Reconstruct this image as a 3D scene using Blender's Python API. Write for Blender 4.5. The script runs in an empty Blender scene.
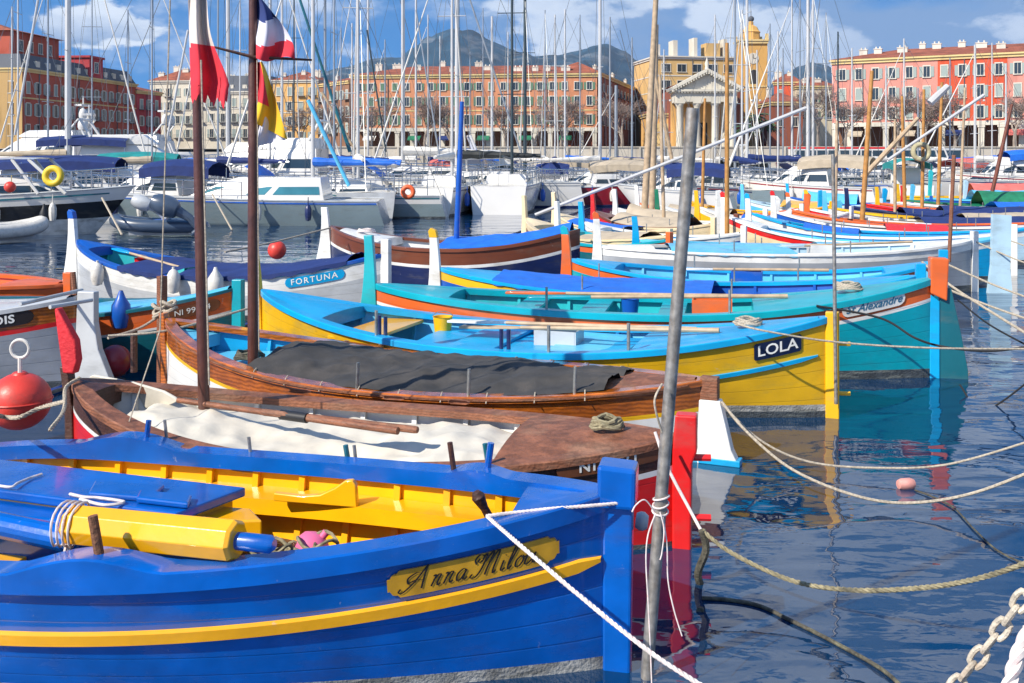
import bpy, bmesh, math, random
from mathutils import Vector, Matrix
R_ = math.radians
SC = bpy.context.scene
COL = SC.collection
# ------------------------------------------------------------------ camera
F, H, HZ = 1000.0, 2.4, 158.0          # focal length in pixels, eye height, horizon row
cam = bpy.data.cameras.new('camera'); camo = bpy.data.objects.new('camera', cam); COL.objects.link(camo)
camo.location = (0, 0, H); camo.rotation_euler = (R_(90), 0, 0)
cam.sensor_width = 36.0; cam.lens = 36.0 * F / 1024.0
cam.shift_y = -(341.5 - HZ) / 1024.0
cam.clip_start = 0.05; cam.clip_end = 30000
SC.camera = camo
# ------------------------------------------------------------------ sun and sky
SUN_AZ = math.atan2(-0.78, -0.62); SUN_EL = R_(40)
world = bpy.data.worlds.new("World"); SC.world = world; world.use_nodes = True
nt = world.node_tree; nt.nodes.clear()
def N(t, **k):
    n = nt.nodes.new(t)
    for a, b in k.items(): setattr(n, a, b)
    return n
def mathn(op, a, b=None, c=None):
    n = N('ShaderNodeMath', operation=op)
    for i, v in enumerate((a, b, c)):
        if v is None: continue
        if isinstance(v, (int, float)): n.inputs[i].default_value = v
        else: nt.links.new(v, n.inputs[i])
    return n.outputs[0]
wo = N('ShaderNodeOutputWorld'); bg = N('ShaderNodeBackground'); bg.inputs[1].default_value = 0.10
tc = N('ShaderNodeTexCoord'); sep = N('ShaderNodeSeparateXYZ')
nt.links.new(tc.outputs['Generated'], sep.inputs[0])
X, Y_, Z = sep.outputs
zz = mathn('MAXIMUM', Z, 0.0)
comb = N('ShaderNodeCombineXYZ'); nt.links.new(X, comb.inputs[0]); nt.links.new(Y_, comb.inputs[1])
nt.links.new(mathn('MULTIPLY_ADD', zz, 1.6, 0.34), comb.inputs[2])
nrm = N('ShaderNodeVectorMath', operation='NORMALIZE'); nt.links.new(comb.outputs[0], nrm.inputs[0])
sky = N('ShaderNodeTexSky', sky_type='NISHITA'); sky.sun_disc = False
sky.sun_elevation = SUN_EL; sky.sun_rotation = SUN_AZ; sky.air_density = 1.0; sky.dust_density = 0.35; sky.ozone_density = 2.0
nt.links.new(nrm.outputs[0], sky.inputs[0])
hs = N('ShaderNodeHueSaturation'); hs.inputs['Saturation'].default_value = 1.45; hs.inputs['Value'].default_value = 1.6
nt.links.new(sky.outputs[0], hs.inputs['Color'])
# clouds: noise over the view direction, flattened towards the horizon
cv = N('ShaderNodeCombineXYZ'); nt.links.new(X, cv.inputs[0]); nt.links.new(Y_, cv.inputs[1])
nt.links.new(mathn('MULTIPLY', Z, 2.1), cv.inputs[2])
def noise(vec, scale, detail, off=(0, 0, 0), rough=0.55):
    m = N('ShaderNodeMapping'); m.inputs['Location'].default_value = off
    nt.links.new(vec, m.inputs[0])
    n = N('ShaderNodeTexNoise'); n.inputs['Scale'].default_value = scale; n.inputs['Detail'].default_value = detail
    n.inputs['Roughness'].default_value = rough
    nt.links.new(m.outputs[0], n.inputs['Vector']); return n.outputs['Fac']
n1 = noise(cv.outputs[0], 4.2, 9, (3.1, 1.7, 0.55))
n2 = noise(cv.outputs[0], 4.2, 9, (3.07, 1.72, 0.50))
def ramp(v, a, b):
    n = N('ShaderNodeMapRange'); n.inputs['From Min'].default_value = a; n.inputs['From Max'].default_value = b
    n.interpolation_type = 'SMOOTHSTEP'; nt.links.new(v, n.inputs['Value']); return n.outputs[0]
right = ramp(X, -0.34, 0.10)                 # the bank of cloud lies over the centre and the right
dens = mathn('SUBTRACT', mathn('MULTIPLY_ADD', right, 0.20, n1), mathn('MULTIPLY', ramp(Z, 0.16, 0.5), 0.10))
def blob(cx, cz, rx, rz):
    dx = mathn('DIVIDE', mathn('SUBTRACT', X, cx), rx); dz = mathn('DIVIDE', mathn('SUBTRACT', Z, cz), rz)
    d = mathn('SQRT', mathn('ADD', mathn('MULTIPLY', dx, dx), mathn('MULTIPLY', dz, dz)))
    return mathn('SUBTRACT', 1.0, d)
nb = noise(cv.outputs[0], 20.0, 8, (0, 0, 0))
front = mathn('GREATER_THAN', Y_, 0.0)
b1 = blob(-0.375, 0.118, 0.052, 0.026)
b2 = blob(-0.400, 0.122, 0.030, 0.018)
bl = mathn('MULTIPLY', mathn('MAXIMUM', b1, b2), front)
cumu = ramp(mathn('ADD', bl, mathn('MULTIPLY_ADD', nb, 2.4, -1.2)), 0.10, 0.42)
cl = mathn('MAXIMUM', mathn('MULTIPLY', ramp(dens, 0.52, 0.68), 0.95), cumu)
lit = ramp(mathn('SUBTRACT', n1, n2), -0.03, 0.035)
lit = mathn('MULTIPLY', lit, mathn('SUBTRACT', 1.0, mathn('MULTIPLY', ramp(dens, 0.6, 0.82), 0.55)))
litc = mathn('MAXIMUM', lit, mathn('MULTIPLY', cumu, ramp(mathn('MULTIPLY_ADD', nb, 0.05, Z), 0.125, 0.165)))
cc = N('ShaderNodeMix', data_type='RGBA'); nt.links.new(litc, cc.inputs['Factor'])
cc.inputs['A'].default_value = (1.7, 2.8, 4.8, 1); cc.inputs['B'].default_value = (6.6, 7.2, 8.0, 1)
mx = N('ShaderNodeMix', data_type='RGBA'); nt.links.new(cl, mx.inputs['Factor'])
nt.links.new(hs.outputs[0], mx.inputs['A']); nt.links.new(cc.outputs['Result'], mx.inputs['B'])
nt.links.new(mx.outputs['Result'], bg.inputs[0]); nt.links.new(bg.outputs[0], wo.inputs[0])
sl = bpy.data.lights.new('sun', 'SUN'); sl.energy = 5.0; sl.angle = R_(0.5); sl.color = (1.0, 0.92, 0.78)
so = bpy.data.objects.new('sun', sl); COL.objects.link(so)
sd = Vector((math.cos(SUN_EL) * -0.78, math.cos(SUN_EL) * -0.62, math.sin(SUN_EL)))
so.rotation_euler = sd.to_track_quat('Z', 'Y').to_euler(); so.location = (-40, -40, 60)
sky.sun_rotation = math.atan2(-0.78, -0.62)
SC.view_settings.view_transform = 'Standard'; SC.view_settings.look = 'None'
SC.view_settings.exposure = 0.42; SC.view_settings.gamma = 1.0; SC.view_settings.use_curve_mapping = False
SC.cycles.max_bounces = 8; SC.cycles.transparent_max_bounces = 12

# ------------------------------------------------------------------ materials
def mat(name, col, rough=0.5, metal=0.0, var=0.12, vscale=3.0, bump=0.0, bscale=30.0, coat=0.0, stain=None, stain_amt=0.35, sscale=(2, 2, 6), spec=0.5, wave=None, chips=0, planks=False):
    m = bpy.data.materials.get(name)
    if m: return m
    m = bpy.data.materials.new(name); m.use_nodes = True
    t = m.node_tree; t.nodes.clear(); L = t.links.new
    out = t.nodes.new('ShaderNodeOutputMaterial'); p = t.nodes.new('ShaderNodeBsdfPrincipled'); L(p.outputs[0], out.inputs[0])
    p.inputs['Roughness'].default_value = rough; p.inputs['Metallic'].default_value = metal
    p.inputs['Coat Weight'].default_value = coat; p.inputs['Coat Roughness'].default_value = 0.08
    p.inputs['Specular IOR Level'].default_value = spec
    tcn = t.nodes.new('ShaderNodeTexCoord')
    nz = t.nodes.new('ShaderNodeTexNoise'); nz.inputs['Scale'].default_value = vscale; nz.inputs['Detail'].default_value = 6
    mp = t.nodes.new('ShaderNodeMapping'); L(tcn.outputs['Object'], mp.inputs[0]); L(mp.outputs[0], nz.inputs['Vector'])
    cr = t.nodes.new('ShaderNodeMapRange'); cr.inputs['From Min'].default_value = 0.3; cr.inputs['From Max'].default_value = 0.7
    cr.inputs['To Min'].default_value = 1 - var; cr.inputs['To Max'].default_value = 1 + var
    L(nz.outputs['Fac'], cr.inputs['Value'])
    mul = t.nodes.new('ShaderNodeVectorMath'); mul.operation = 'SCALE'
    mul.inputs[0].default_value = col[:3]; L(cr.outputs[0], mul.inputs['Scale'])
    last = mul.outputs[0]
    if stain:
        sn = t.nodes.new('ShaderNodeTexNoise'); sn.inputs['Scale'].default_value = 1.0; sn.inputs['Detail'].default_value = 8; sn.inputs['Roughness'].default_value = 0.65
        sm = t.nodes.new('ShaderNodeMapping'); sm.inputs['Scale'].default_value = sscale; L(tcn.outputs['Object'], sm.inputs[0]); L(sm.outputs[0], sn.inputs['Vector'])
        sr = t.nodes.new('ShaderNodeMapRange'); sr.inputs['From Min'].default_value = 0.52; sr.inputs['From Max'].default_value = 0.68; sr.inputs['To Max'].default_value = stain_amt
        L(sn.outputs['Fac'], sr.inputs['Value'])
        mi = t.nodes.new('ShaderNodeMix'); mi.data_type = 'RGBA'; L(sr.outputs[0], mi.inputs['Factor']); L(last, mi.inputs['A']); mi.inputs['B'].default_value = (*stain, 1)
        last = mi.outputs['Result']
        rr = t.nodes.new('ShaderNodeMath'); rr.operation = 'MULTIPLY_ADD'; L(sr.outputs[0], rr.inputs[0]); rr.inputs[1].default_value = 0.5; rr.inputs[2].default_value = rough; rr.use_clamp = True
        L(rr.outputs[0], p.inputs['Roughness'])
    if wave:      # wave = (direction, scale, darkening): planks, grain, rope lay
        wv = t.nodes.new('ShaderNodeTexWave'); wv.bands_direction = wave[0]; wv.inputs['Scale'].default_value = wave[1]
        wv.inputs['Distortion'].default_value = wave[3] if len(wave) > 3 else 2.0; wv.inputs['Detail'].default_value = 3
        L(tcn.outputs['Object'], wv.inputs['Vector'])
        wr = t.nodes.new('ShaderNodeMapRange'); wr.inputs['To Min'].default_value = 1 - wave[2]; L(wv.outputs['Fac'], wr.inputs['Value'])
        ws = t.nodes.new('ShaderNodeVectorMath'); ws.operation = 'SCALE'; L(last, ws.inputs[0]); L(wr.outputs[0], ws.inputs['Scale']); last = ws.outputs[0]
    if chips:     # small knocks and scuffs in the paint
        cn = t.nodes.new('ShaderNodeTexNoise'); cn.inputs['Scale'].default_value = 9.0; cn.inputs['Detail'].default_value = 9; cn.inputs['Roughness'].default_value = .72; L(tcn.outputs['Object'], cn.inputs['Vector'])
        cr2 = t.nodes.new('ShaderNodeMapRange'); cr2.inputs['From Min'].default_value = .655; cr2.inputs['From Max'].default_value = .70; cr2.inputs['To Max'].default_value = chips; L(cn.outputs['Fac'], cr2.inputs['Value'])
        cm = t.nodes.new('ShaderNodeMix'); cm.data_type = 'RGBA'; L(cr2.outputs[0], cm.inputs['Factor']); L(last, cm.inputs['A']); cm.inputs['B'].default_value = (.42, .42, .40, 1); last = cm.outputs['Result']
    L(last, p.inputs['Base Color'])
    seam = None
    if planks:    # plank seams along the hull (UV = metres along, metres below the gunwale; meshes without UVs get none)
        sx = t.nodes.new('ShaderNodeSeparateXYZ'); L(tcn.outputs['UV'], sx.inputs[0])
        def mm(op, a, b):
            n = t.nodes.new('ShaderNodeMath'); n.operation = op
            for i, v in enumerate((a, b)):
                if isinstance(v, (int, float)): n.inputs[i].default_value = v
                else: L(v, n.inputs[i])
            return n.outputs[0]
        fr = mm('ABSOLUTE', mm('SUBTRACT', mm('FRACT', mm('MULTIPLY', sx.outputs[1], 9.0), 0), .5), 0)
        sr2 = t.nodes.new('ShaderNodeMapRange'); sr2.inputs['From Min'].default_value = .015; sr2.inputs['From Max'].default_value = .045; L(fr, sr2.inputs['Value']); seam = sr2.outputs[0]
        sq = t.nodes.new('ShaderNodeMapRange'); sq.inputs['To Min'].default_value = .80; L(seam, sq.inputs['Value'])
        sv = t.nodes.new('ShaderNodeVectorMath'); sv.operation = 'SCALE'; L(last, sv.inputs[0]); L(sq.outputs[0], sv.inputs['Scale']); L(sv.outputs[0], p.inputs['Base Color'])
    if bump:
        bn = t.nodes.new('ShaderNodeTexNoise'); bn.inputs['Scale'].default_value = bscale; bn.inputs['Detail'].default_value = 5; L(tcn.outputs['Object'], bn.inputs['Vector'])
        bp = t.nodes.new('ShaderNodeBump'); bp.inputs['Strength'].default_value = min(1, bump); bp.inputs['Distance'].default_value = 0.02
        hh = bn.outputs['Fac']
        if seam:
            ad = t.nodes.new('ShaderNodeMath'); ad.operation = 'MULTIPLY_ADD'; L(seam, ad.inputs[0]); ad.inputs[1].default_value = .35; L(hh, ad.inputs[2]); hh = ad.outputs[0]
        L(hh, bp.inputs['Height']); L(bp.outputs[0], p.inputs['Normal'])
    return m
def paint(name, c, **k):
    a = dict(rough=0.36, var=0.14, vscale=2.2, bump=0.2, bscale=7, coat=0.2, planks=True, stain=(c[0]*.45+.06, c[1]*.45+.06, c[2]*.45+.05), stain_amt=0.5, sscale=(1.6, 1.6, 5), chips=.5)
    a.update(k); return mat(name, c, **a)
M = dict(
 blue=paint('blue paint', (0.005, 0.085, 0.42)), anna=paint('royal blue gloss paint', (0.0, 0.092, 0.43), coat=0.6, rough=0.2, bump=.3, bscale=5, vscale=4, var=.2, stain=(.01,.04,.20), stain_amt=0.5, chips=.4),
 yellow=paint('yellow paint', (0.78, 0.44, 0.008)), gold=paint('deep yellow gloss paint', (0.84, 0.40, 0.004), stain=(.5,.25,.02), stain_amt=0.3, coat=.5, rough=.28),
 lola=paint('weathered yellow paint', (0.68, 0.39, 0.008), stain=(0.30, 0.24, 0.05), stain_amt=0.55),
 azure=paint('azure paint', (0.0, 0.33, 0.66), stain=(.01,.18,.40)), sky=paint('light blue paint', (0.10, 0.47, 0.72)), pale=paint('pale blue paint', (0.42, 0.60, 0.72)),
 turq=paint('turquoise paint', (0.0, 0.33, 0.42), stain=(.0,.18,.25)), teal=paint('teal paint', (0.006, 0.11, 0.15)), aqua=paint('aqua paint', (0.02, 0.42, 0.48)),
 orange=paint('orange paint', (0.70, 0.13, 0.025)), red=paint('red paint', (0.62, 0.012, 0.012)), darkred=paint('dark red paint', (0.22, 0.008, 0.02)),
 white=paint('white paint', (0.74, 0.74, 0.72), stain=(0.36, 0.34, 0.28)), cream=paint('cream paint', (0.72, 0.58, 0.36)), grey=paint('grey paint', (0.30, 0.32, 0.35)),
 ltgrey=paint('light grey paint', (0.46, 0.48, 0.50)), navy=paint('navy paint', (0.008, 0.018, 0.09)), green=paint('green paint', (0.008, 0.17, 0.09)),
 brown=paint('brown paint', (0.16, 0.045, 0.02)), pink=paint('pink paint', (0.6, 0.2, 0.25)), black=paint('black paint', (0.01, 0.011, 0.014)),
 varnish=mat('varnished wood', (0.48, 0.13, 0.016), 0.2, var=0.3, vscale=6, coat=0.8, wave=('Z', 9, 0.45, 5), bump=0.1, stain=(0.16, 0.04, 0.012), stain_amt=0.5),
 wood=mat('weathered brown wood', (0.25, 0.095, 0.048), 0.6, var=0.3, vscale=8, bump=0.4, bscale=40, wave=('Z', 14, 0.35, 6), stain=(0.30, 0.20, 0.14), stain_amt=0.5),
 darkwood=mat('dark brown wood', (0.075, 0.030, 0.020), 0.5, var=0.3, vscale=8, bump=0.4, bscale=40, wave=('Z', 14, 0.3, 6), stain=(0.16, 0.09, 0.06), stain_amt=0.4),
 mastwood=mat('varnished brown mast wood', (0.085, 0.028, 0.018), 0.4, var=0.25, vscale=12, bump=0.2, coat=0.3, stain=(0.16, 0.08, 0.05), stain_amt=0.5, sscale=(9, 9, 1)),
 spar=mat('ochre spar wood', (0.42, 0.20, 0.05), 0.5, var=0.25, vscale=7, stain=(0.25, 0.13, 0.05), stain_amt=0.6, sscale=(9, 9, 1)),
 tan=mat('tan spar wood', (0.42, 0.31, 0.20), 0.6, var=0.25, vscale=7),
 boot=mat('algae stained boot top', (0.05, 0.06, 0.07), 0.5, var=0.4, vscale=14, stain=(0.22, 0.24, 0.22), stain_amt=0.8, sscale=(3, 3, 22), bump=0.6, bscale=60),
 bootw=mat('scuffed grey boot top', (0.28, 0.28, 0.27), 0.6, var=0.5, vscale=9, stain=(0.06, 0.06, 0.05), stain_amt=0.9, sscale=(3, 3, 20), bump=0.6, bscale=60),
 anti=mat('pale antifouling paint', (0.50, 0.52, 0.52), 0.6, var=0.25, vscale=4, stain=(0.2, 0.2, 0.17), stain_amt=0.7),
 steel=mat('galvanised steel', (0.34, 0.32, 0.29), 0.45, 0.6, var=0.4, vscale=22, bump=0.08, bscale=50, stain=(0.15, 0.10, 0.07), stain_amt=0.6, sscale=(24, 24, 5)),
 pin=mat('grey metal pin', (0.30, 0.31, 0.30), 0.45, 0.6, var=0.3, vscale=20), chrome=mat('stainless steel', (0.6, 0.6, 0.6), 0.2, 1.0, var=0.05),
 alu=mat('white painted aluminium', (0.52, 0.52, 0.52), 0.35, 0.1, var=0.08, vscale=1.5), alud=mat('grey anodised aluminium', (0.34, 0.37, 0.40), 0.35, 0.5, var=0.1, vscale=1.5), maststeel=mat('dark mast', (0.04, 0.06, 0.07), 0.4, 0.2),
 gel=mat('white gelcoat', (0.64, 0.63, 0.61), 0.22, var=0.05, vscale=0.8, coat=0.4, stain=(0.5, 0.48, 0.42), stain_amt=0.3, sscale=(0.8, 0.8, 3)),
 gelg=mat('grey green gelcoat', (0.20, 0.26, 0.28), 0.25, var=0.08, vscale=0.8, coat=0.4, stain=(0.12, 0.14, 0.14), stain_amt=0.4),
 gelb=mat('cream gelcoat', (0.66, 0.62, 0.54), 0.3, var=0.06, vscale=0.8),
 teak=mat('bare deck teak', (0.34, 0.24, 0.15), 0.7, var=0.2, vscale=5, wave=('X', 5, 0.25, 0.5)),
 glass=mat('dark tinted window', (0.018, 0.035, 0.05), 0.06, var=0.2, vscale=1, spec=0.8), glassb=mat('blue green window', (0.05, 0.20, 0.25), 0.08, var=0.3, vscale=1, spec=0.8),
 canvas=mat('white canvas', (0.66, 0.64, 0.60), 0.85, var=0.1, vscale=3, bump=0.5, bscale=7), tarpc=mat('cream tarpaulin', (0.60, 0.56, 0.48), 0.75, var=0.10, vscale=4, bump=0.5, bscale=5, stain=(0.45, 0.42, 0.36), stain_amt=0.5),
 tarpk=mat('charcoal canvas cover', (0.040, 0.038, 0.037), 0.8, var=0.25, vscale=5, bump=0.6, bscale=6, stain=(0.09, 0.08, 0.075), stain_amt=0.6),
 tarpb=mat('bright blue cover', (0.01, 0.13, 0.58), 0.6, var=0.15, vscale=4, bump=0.6, bscale=5), tarpn=mat('navy canvas', (0.008, 0.025, 0.13), 0.75, var=0.2, vscale=3, bump=0.5, bscale=5),
 tarpt=mat('teal canvas', (0.01, 0.22, 0.22), 0.75, var=0.2, vscale=3, bump=0.5, bscale=5), tarpbe=mat('beige canvas', (0.42, 0.35, 0.26), 0.85, var=0.15, vscale=3, bump=0.5, bscale=5),
 tarpbl=mat('black sail cover', (0.012, 0.016, 0.018), 0.6, var=0.3, vscale=4, bump=0.8, bscale=4), tarpg=mat('green tarpaulin', (0.01, 0.16, 0.08), 0.7, var=0.3, vscale=4, bump=0.6, bscale=5), tarpr=mat('red cover', (0.62, 0.02, 0.03), 0.7, var=0.15, vscale=4, bump=0.5),
 coral=mat('coral canvas', (0.58, 0.14, 0.12), 0.8, var=0.2, vscale=2, bump=0.5), ropew=mat('pale mooring rope', (0.38, 0.33, 0.26), 0.9, var=0.35, vscale=60), ropewh=mat('white rope with red fleck', (0.66, 0.60, 0.58), 0.85, var=0.2, vscale=30, stain=(0.5, 0.10, 0.10), stain_amt=0.5, sscale=(60, 60, 60)),
 roped=mat('weedy dark rope', (0.07, 0.065, 0.05), 0.9, var=0.5, vscale=40, bump=0.5, bscale=90, stain=(0.2, 0.19, 0.12), stain_amt=0.7, sscale=(14, 14, 14)), ropeo=mat('olive rope', (0.24, 0.21, 0.13), 0.9, var=0.4, vscale=40, stain=(0.06, 0.06, 0.05), stain_amt=0.8, sscale=(9, 9, 9)),
 ropek=mat('black rope', (0.012, 0.013, 0.016), 0.8), wire=mat('rigging wire', (0.16, 0.17, 0.18), 0.4, 0.6), shroud=mat('pale rigging wire', (0.42, 0.43, 0.44), 0.4, 0.4),
 buoy=mat('orange red buoy plastic', (0.62, 0.045, 0.03), 0.42, var=0.15, vscale=7, bump=0.1, stain=(0.30, 0.05, 0.04), stain_amt=0.6, sscale=(5, 5, 9)), rubber=mat('black rubber', (0.015, 0.015, 0.017), 0.5, var=0.2), fender=mat('white fender plastic', (0.62, 0.60, 0.56), 0.45, var=0.2, vscale=9, stain=(0.3, 0.28, 0.24), stain_amt=0.6, sscale=(9, 9, 9)),
 pinkb=mat('pink plastic', (0.72, 0.14, 0.30), 0.35, var=0.1), rust=mat('rusty iron', (0.16, 0.07, 0.035), 0.8, var=0.4, vscale=30, bump=0.6, bscale=60),
 chain=mat('salt crusted chain', (0.52, 0.46, 0.37), 0.75, 0.0, var=0.4, vscale=25, bump=0.5, bscale=60, stain=(0.18, 0.11, 0.07), stain_amt=0.6, sscale=(12, 12, 12)),
 ink=mat('black lettering', (0.01, 0.01, 0.012), 0.5), letterw=mat('white lettering', (0.78, 0.78, 0.74), 0.5), letterblue=mat('blue lettering', (0.02, 0.12, 0.22), 0.5), plate=mat('gold name board', (0.56, 0.30, 0.015), 0.3, var=0.2, vscale=9, coat=0.5, wave=('X', 3, 0.15, 5)),
 platenavy=mat('navy name board', (0.006, 0.014, 0.05), 0.3), plateblk=mat('dark name board', (0.02, 0.016, 0.015), 0.35), platebrown=mat('brown name board', (0.14, 0.05, 0.02), 0.4, var=0.25, vscale=12),
)
# ------------------------------------------------------------------ mesh helpers
ORG = {}
class MB:
    def __init__(s): s.v = []; s.f = []; s.m = []; s.uvs = {}
    def add(s, vs, fs, mi=0):
        b = len(s.v); s.v += [Vector(v) for v in vs]
        for k, f in enumerate(fs): s.f.append([b + i for i in f]); s.m.append(mi[k] if isinstance(mi, list) else mi)
        return s
    def ob(s, c, ax, ay, az, mi=0):
        c = Vector(c); ax, ay, az = Vector(ax), Vector(ay), Vector(az)
        vs = [c + ax * i + ay * j + az * k for k in (-1, 1) for j in (-1, 1) for i in (-1, 1)]
        return s.add(vs, [(0, 2, 3, 1), (4, 5, 7, 6), (0, 1, 5, 4), (2, 6, 7, 3), (0, 4, 6, 2), (1, 3, 7, 5)], mi)
    def box(s, x0, x1, y0, y1, z0, z1, mi=0):
        return s.ob(((x0+x1)/2, (y0+y1)/2, (z0+z1)/2), ((x1-x0)/2, 0, 0), (0, (y1-y0)/2, 0), (0, 0, (z1-z0)/2), mi)
    def grid(s, rows, mi=0, close=False):
        """rows: list of lists of points; mi may be a function (row, col)"""
        nv, nu = len(rows), len(rows[0]); b = len(s.v)
        for r in rows: s.v += [Vector(p) for p in r]
        for i in range(nv - 1):
            for j in range(nu if close else nu - 1):
                k = (j + 1) % nu
                s.f.append([b+i*nu+j, b+i*nu+k, b+(i+1)*nu+k, b+(i+1)*nu+j]); s.m.append(mi(i, j) if callable(mi) else mi)
        return s
    def tube(s, pts, rad, n=8, mi=0, caps=True):
        pts = [Vector(p) for p in pts]; m = len(pts)
        if not isinstance(rad, (list, tuple)): rad = [rad] * m
        t = (pts[1] - pts[0]).normalized(); up = Vector((0, 0, 1)) if abs(t.z) < .9 else Vector((1, 0, 0))
        a = t.cross(up).normalized(); b = len(s.v)
        for i in range(m):
            t = (pts[min(i+1, m-1)] - pts[max(i-1, 0)]).normalized()
            a = (a - t * a.dot(t)).normalized(); c = t.cross(a)
            for k in range(n):
                an = 2 * math.pi * k / n; s.v.append(pts[i] + (a * math.cos(an) + c * math.sin(an)) * rad[i])
        for i in range(m - 1):
            for k in range(n):
                q = (k + 1) % n; s.f.append([b+i*n+k, b+i*n+q, b+(i+1)*n+q, b+(i+1)*n+k]); s.m.append(mi)
        if caps:
            s.f.append([b + k for k in range(n)][::-1]); s.m.append(mi); s.f.append([b+(m-1)*n+k for k in range(n)]); s.m.append(mi)
        return s
    def lathe(s, c, prof, n=16, mi=0, axis=Vector((0, 0, 1))):
        c = Vector(c); ax = Vector(axis).normalized(); u = ax.orthogonal().normalized(); w = ax.cross(u)
        rows = [[c + ax * h + (u * math.cos(2*math.pi*k/n) + w * math.sin(2*math.pi*k/n)) * max(r, 1e-4) for k in range(n)] for (r, h) in prof]
        return s.grid(rows, mi, True)
    def ball(s, c, r, n=14, mi=0, sz=1.0):
        return s.lathe(c, [(r*math.sin(math.pi*i/(n//2+3)), -r*sz*math.cos(math.pi*i/(n//2+3))) for i in range(n//2+4)], n, mi)
    def prism(s, poly, o, ux, uy, th, mi=0):
        """2-d outline extruded by th both ways along ux x uy"""
        o = Vector(o); ux = Vector(ux); uy = Vector(uy); nz = ux.cross(uy).normalized() * th; k = len(poly)
        vs = [o + ux*p[0] + uy*p[1] - nz for p in poly] + [o + ux*p[0] + uy*p[1] + nz for p in poly]
        return s.add(vs, [list(range(k))[::-1], list(range(k, 2*k))] + [(i, (i+1) % k, k+(i+1) % k, k+i) for i in range(k)], mi)
    def build(s, name, mats, parent=None, smooth=True, bevel=0, auto=38):
        me = bpy.data.meshes.new(name); o0 = ORG.get(parent.name, Vector((0, 0, 0))) if parent else Vector((0, 0, 0))
        me.from_pydata([v - o0 for v in s.v], [], s.f)
        if not isinstance(mats, (list, tuple)): mats = [mats]
        for m in mats: me.materials.append(M[m] if isinstance(m, str) else m)
        if len(mats) > 1: me.polygons.foreach_set('material_index', s.m)
        me.polygons.foreach_set('use_smooth', [smooth] * len(me.polygons))
        bm = bmesh.new(); bm.from_mesh(me); bmesh.ops.recalc_face_normals(bm, faces=bm.faces)
        if smooth:
            for e in bm.edges:
                if len(e.link_faces) == 2 and e.calc_face_angle(0) > R_(auto): e.smooth = False
        bm.to_mesh(me); bm.free()
        o = bpy.data.objects.new(name, me); COL.objects.link(o)
        if parent: o.parent = parent; ORG[o.name] = o0
        if bevel:
            b = o.modifiers.new('bevel', 'BEVEL'); b.width = bevel; b.segments = 2; b.limit_method = 'ANGLE'; b.angle_limit = R_(40)
        return o
LABELS = set()
def tag(o, label=None, cat=None, group=None, kind=None):
    if label: o['label'] = label
    if cat: o['category'] = cat
    if group: o['group'] = group
    if kind: o['kind'] = kind
    return o
def thing(name, label, cat, loc=(0, 0, 0), group=None, rz=0):
    o = bpy.data.objects.new(name, None); COL.objects.link(o); o.location = loc; o.rotation_euler = (0, 0, rz); o.empty_display_size = 0.2
    ORG[o.name] = Vector(loc) if not rz else Vector((0, 0, 0))
    return tag(o, label, cat, group)
def local(name, label, cat, loc, rz=0, group=None):      # parts are built in the thing's own frame
    o = thing(name, label, cat, loc, group, rz); ORG[o.name] = Vector((0, 0, 0)); return o
def solo(name, mb, mats, label, cat, group=None, **k): return tag(mb.build(name, mats, **k), label, cat, group)
def W(px, py, z): y = F * (H - z) / (py - HZ); return Vector(((px - 512) * y / F, y, z))
def WY(px, py, y): return Vector(((px - 512) * y / F, y, H - (py - HZ) * y / F))
def smoothpts(pts, n=8):
    pts = [Vector(p) for p in pts]; P = [pts[0]] + pts + [pts[-1]]; out = []
    for i in range(1, len(P) - 2):
        for k in range(n):
            t = k / n; a, b, c, d = P[i-1:i+3]
            out.append(0.5 * ((2*b) + (c-a)*t + (2*a-5*b+4*c-d)*t*t + (3*b-a-3*c+d)*t**3))
    return out + [pts[-1]]
def hang(a, b, sag, n=14): 
    a, b = Vector(a), Vector(b); return [a.lerp(b, i/n) - Vector((0, 0, sag * 4 * (i/n) * (1 - i/n))) for i in range(n + 1)]
def twist(mb, pts, r, lay=0.0, mi=0, n=5):
    """three strands laid round the path"""
    P = [Vector(p) for p in pts]; fine = []; tot = sum((P[i+1]-P[i]).length for i in range(len(P)-1)); step = r * 0.9
    for i in range(len(P) - 1):
        k = max(1, int((P[i+1]-P[i]).length / step)); fine += [P[i].lerp(P[i+1], j / k) for j in range(k)]
    fine.append(P[-1]); t0 = (fine[1]-fine[0]).normalized(); a = t0.orthogonal().normalized(); fr = []
    for i, p in enumerate(fine):
        t = (fine[min(i+1, len(fine)-1)] - fine[max(i-1, 0)]).normalized(); a = (a - t*a.dot(t)).normalized(); fr.append((p, a, t.cross(a)))
    for s_ in range(3):
        path = []; d = 0
        for i, (p, a, c) in enumerate(fr):
            if i: d += (p - fr[i-1][0]).length
            an = 2*math.pi*(s_/3 + d / (r * 7)); path.append(p + (a*math.cos(an) + c*math.sin(an)) * r * 0.5)
        mb.tube(path, r * 0.56, n, mi)
    return mb
def text_mesh(txt, size, shear=0, bold=0.0, space=1.0):
    c = bpy.data.curves.new('t', 'FONT'); c.body = txt; c.size = size; c.shear = shear; c.offset = bold; c.space_character = space
    c.align_x = 'CENTER'; c.align_y = 'CENTER'; c.resolution_u = 3
    o = bpy.data.objects.new('t', c); COL.objects.link(o); dg = bpy.context.evaluated_depsgraph_get()
    me = bpy.data.meshes.new_from_object(o.evaluated_get(dg)); bpy.data.objects.remove(o)
    bm = bmesh.new(); bm.from_mesh(me); bmesh.ops.triangulate(bm, faces=bm.faces)
    vs = [v.co.copy() for v in bm.verts]; fs = [[v.index for v in f.verts] for f in bm.faces]; bm.free(); return vs, fs
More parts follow.
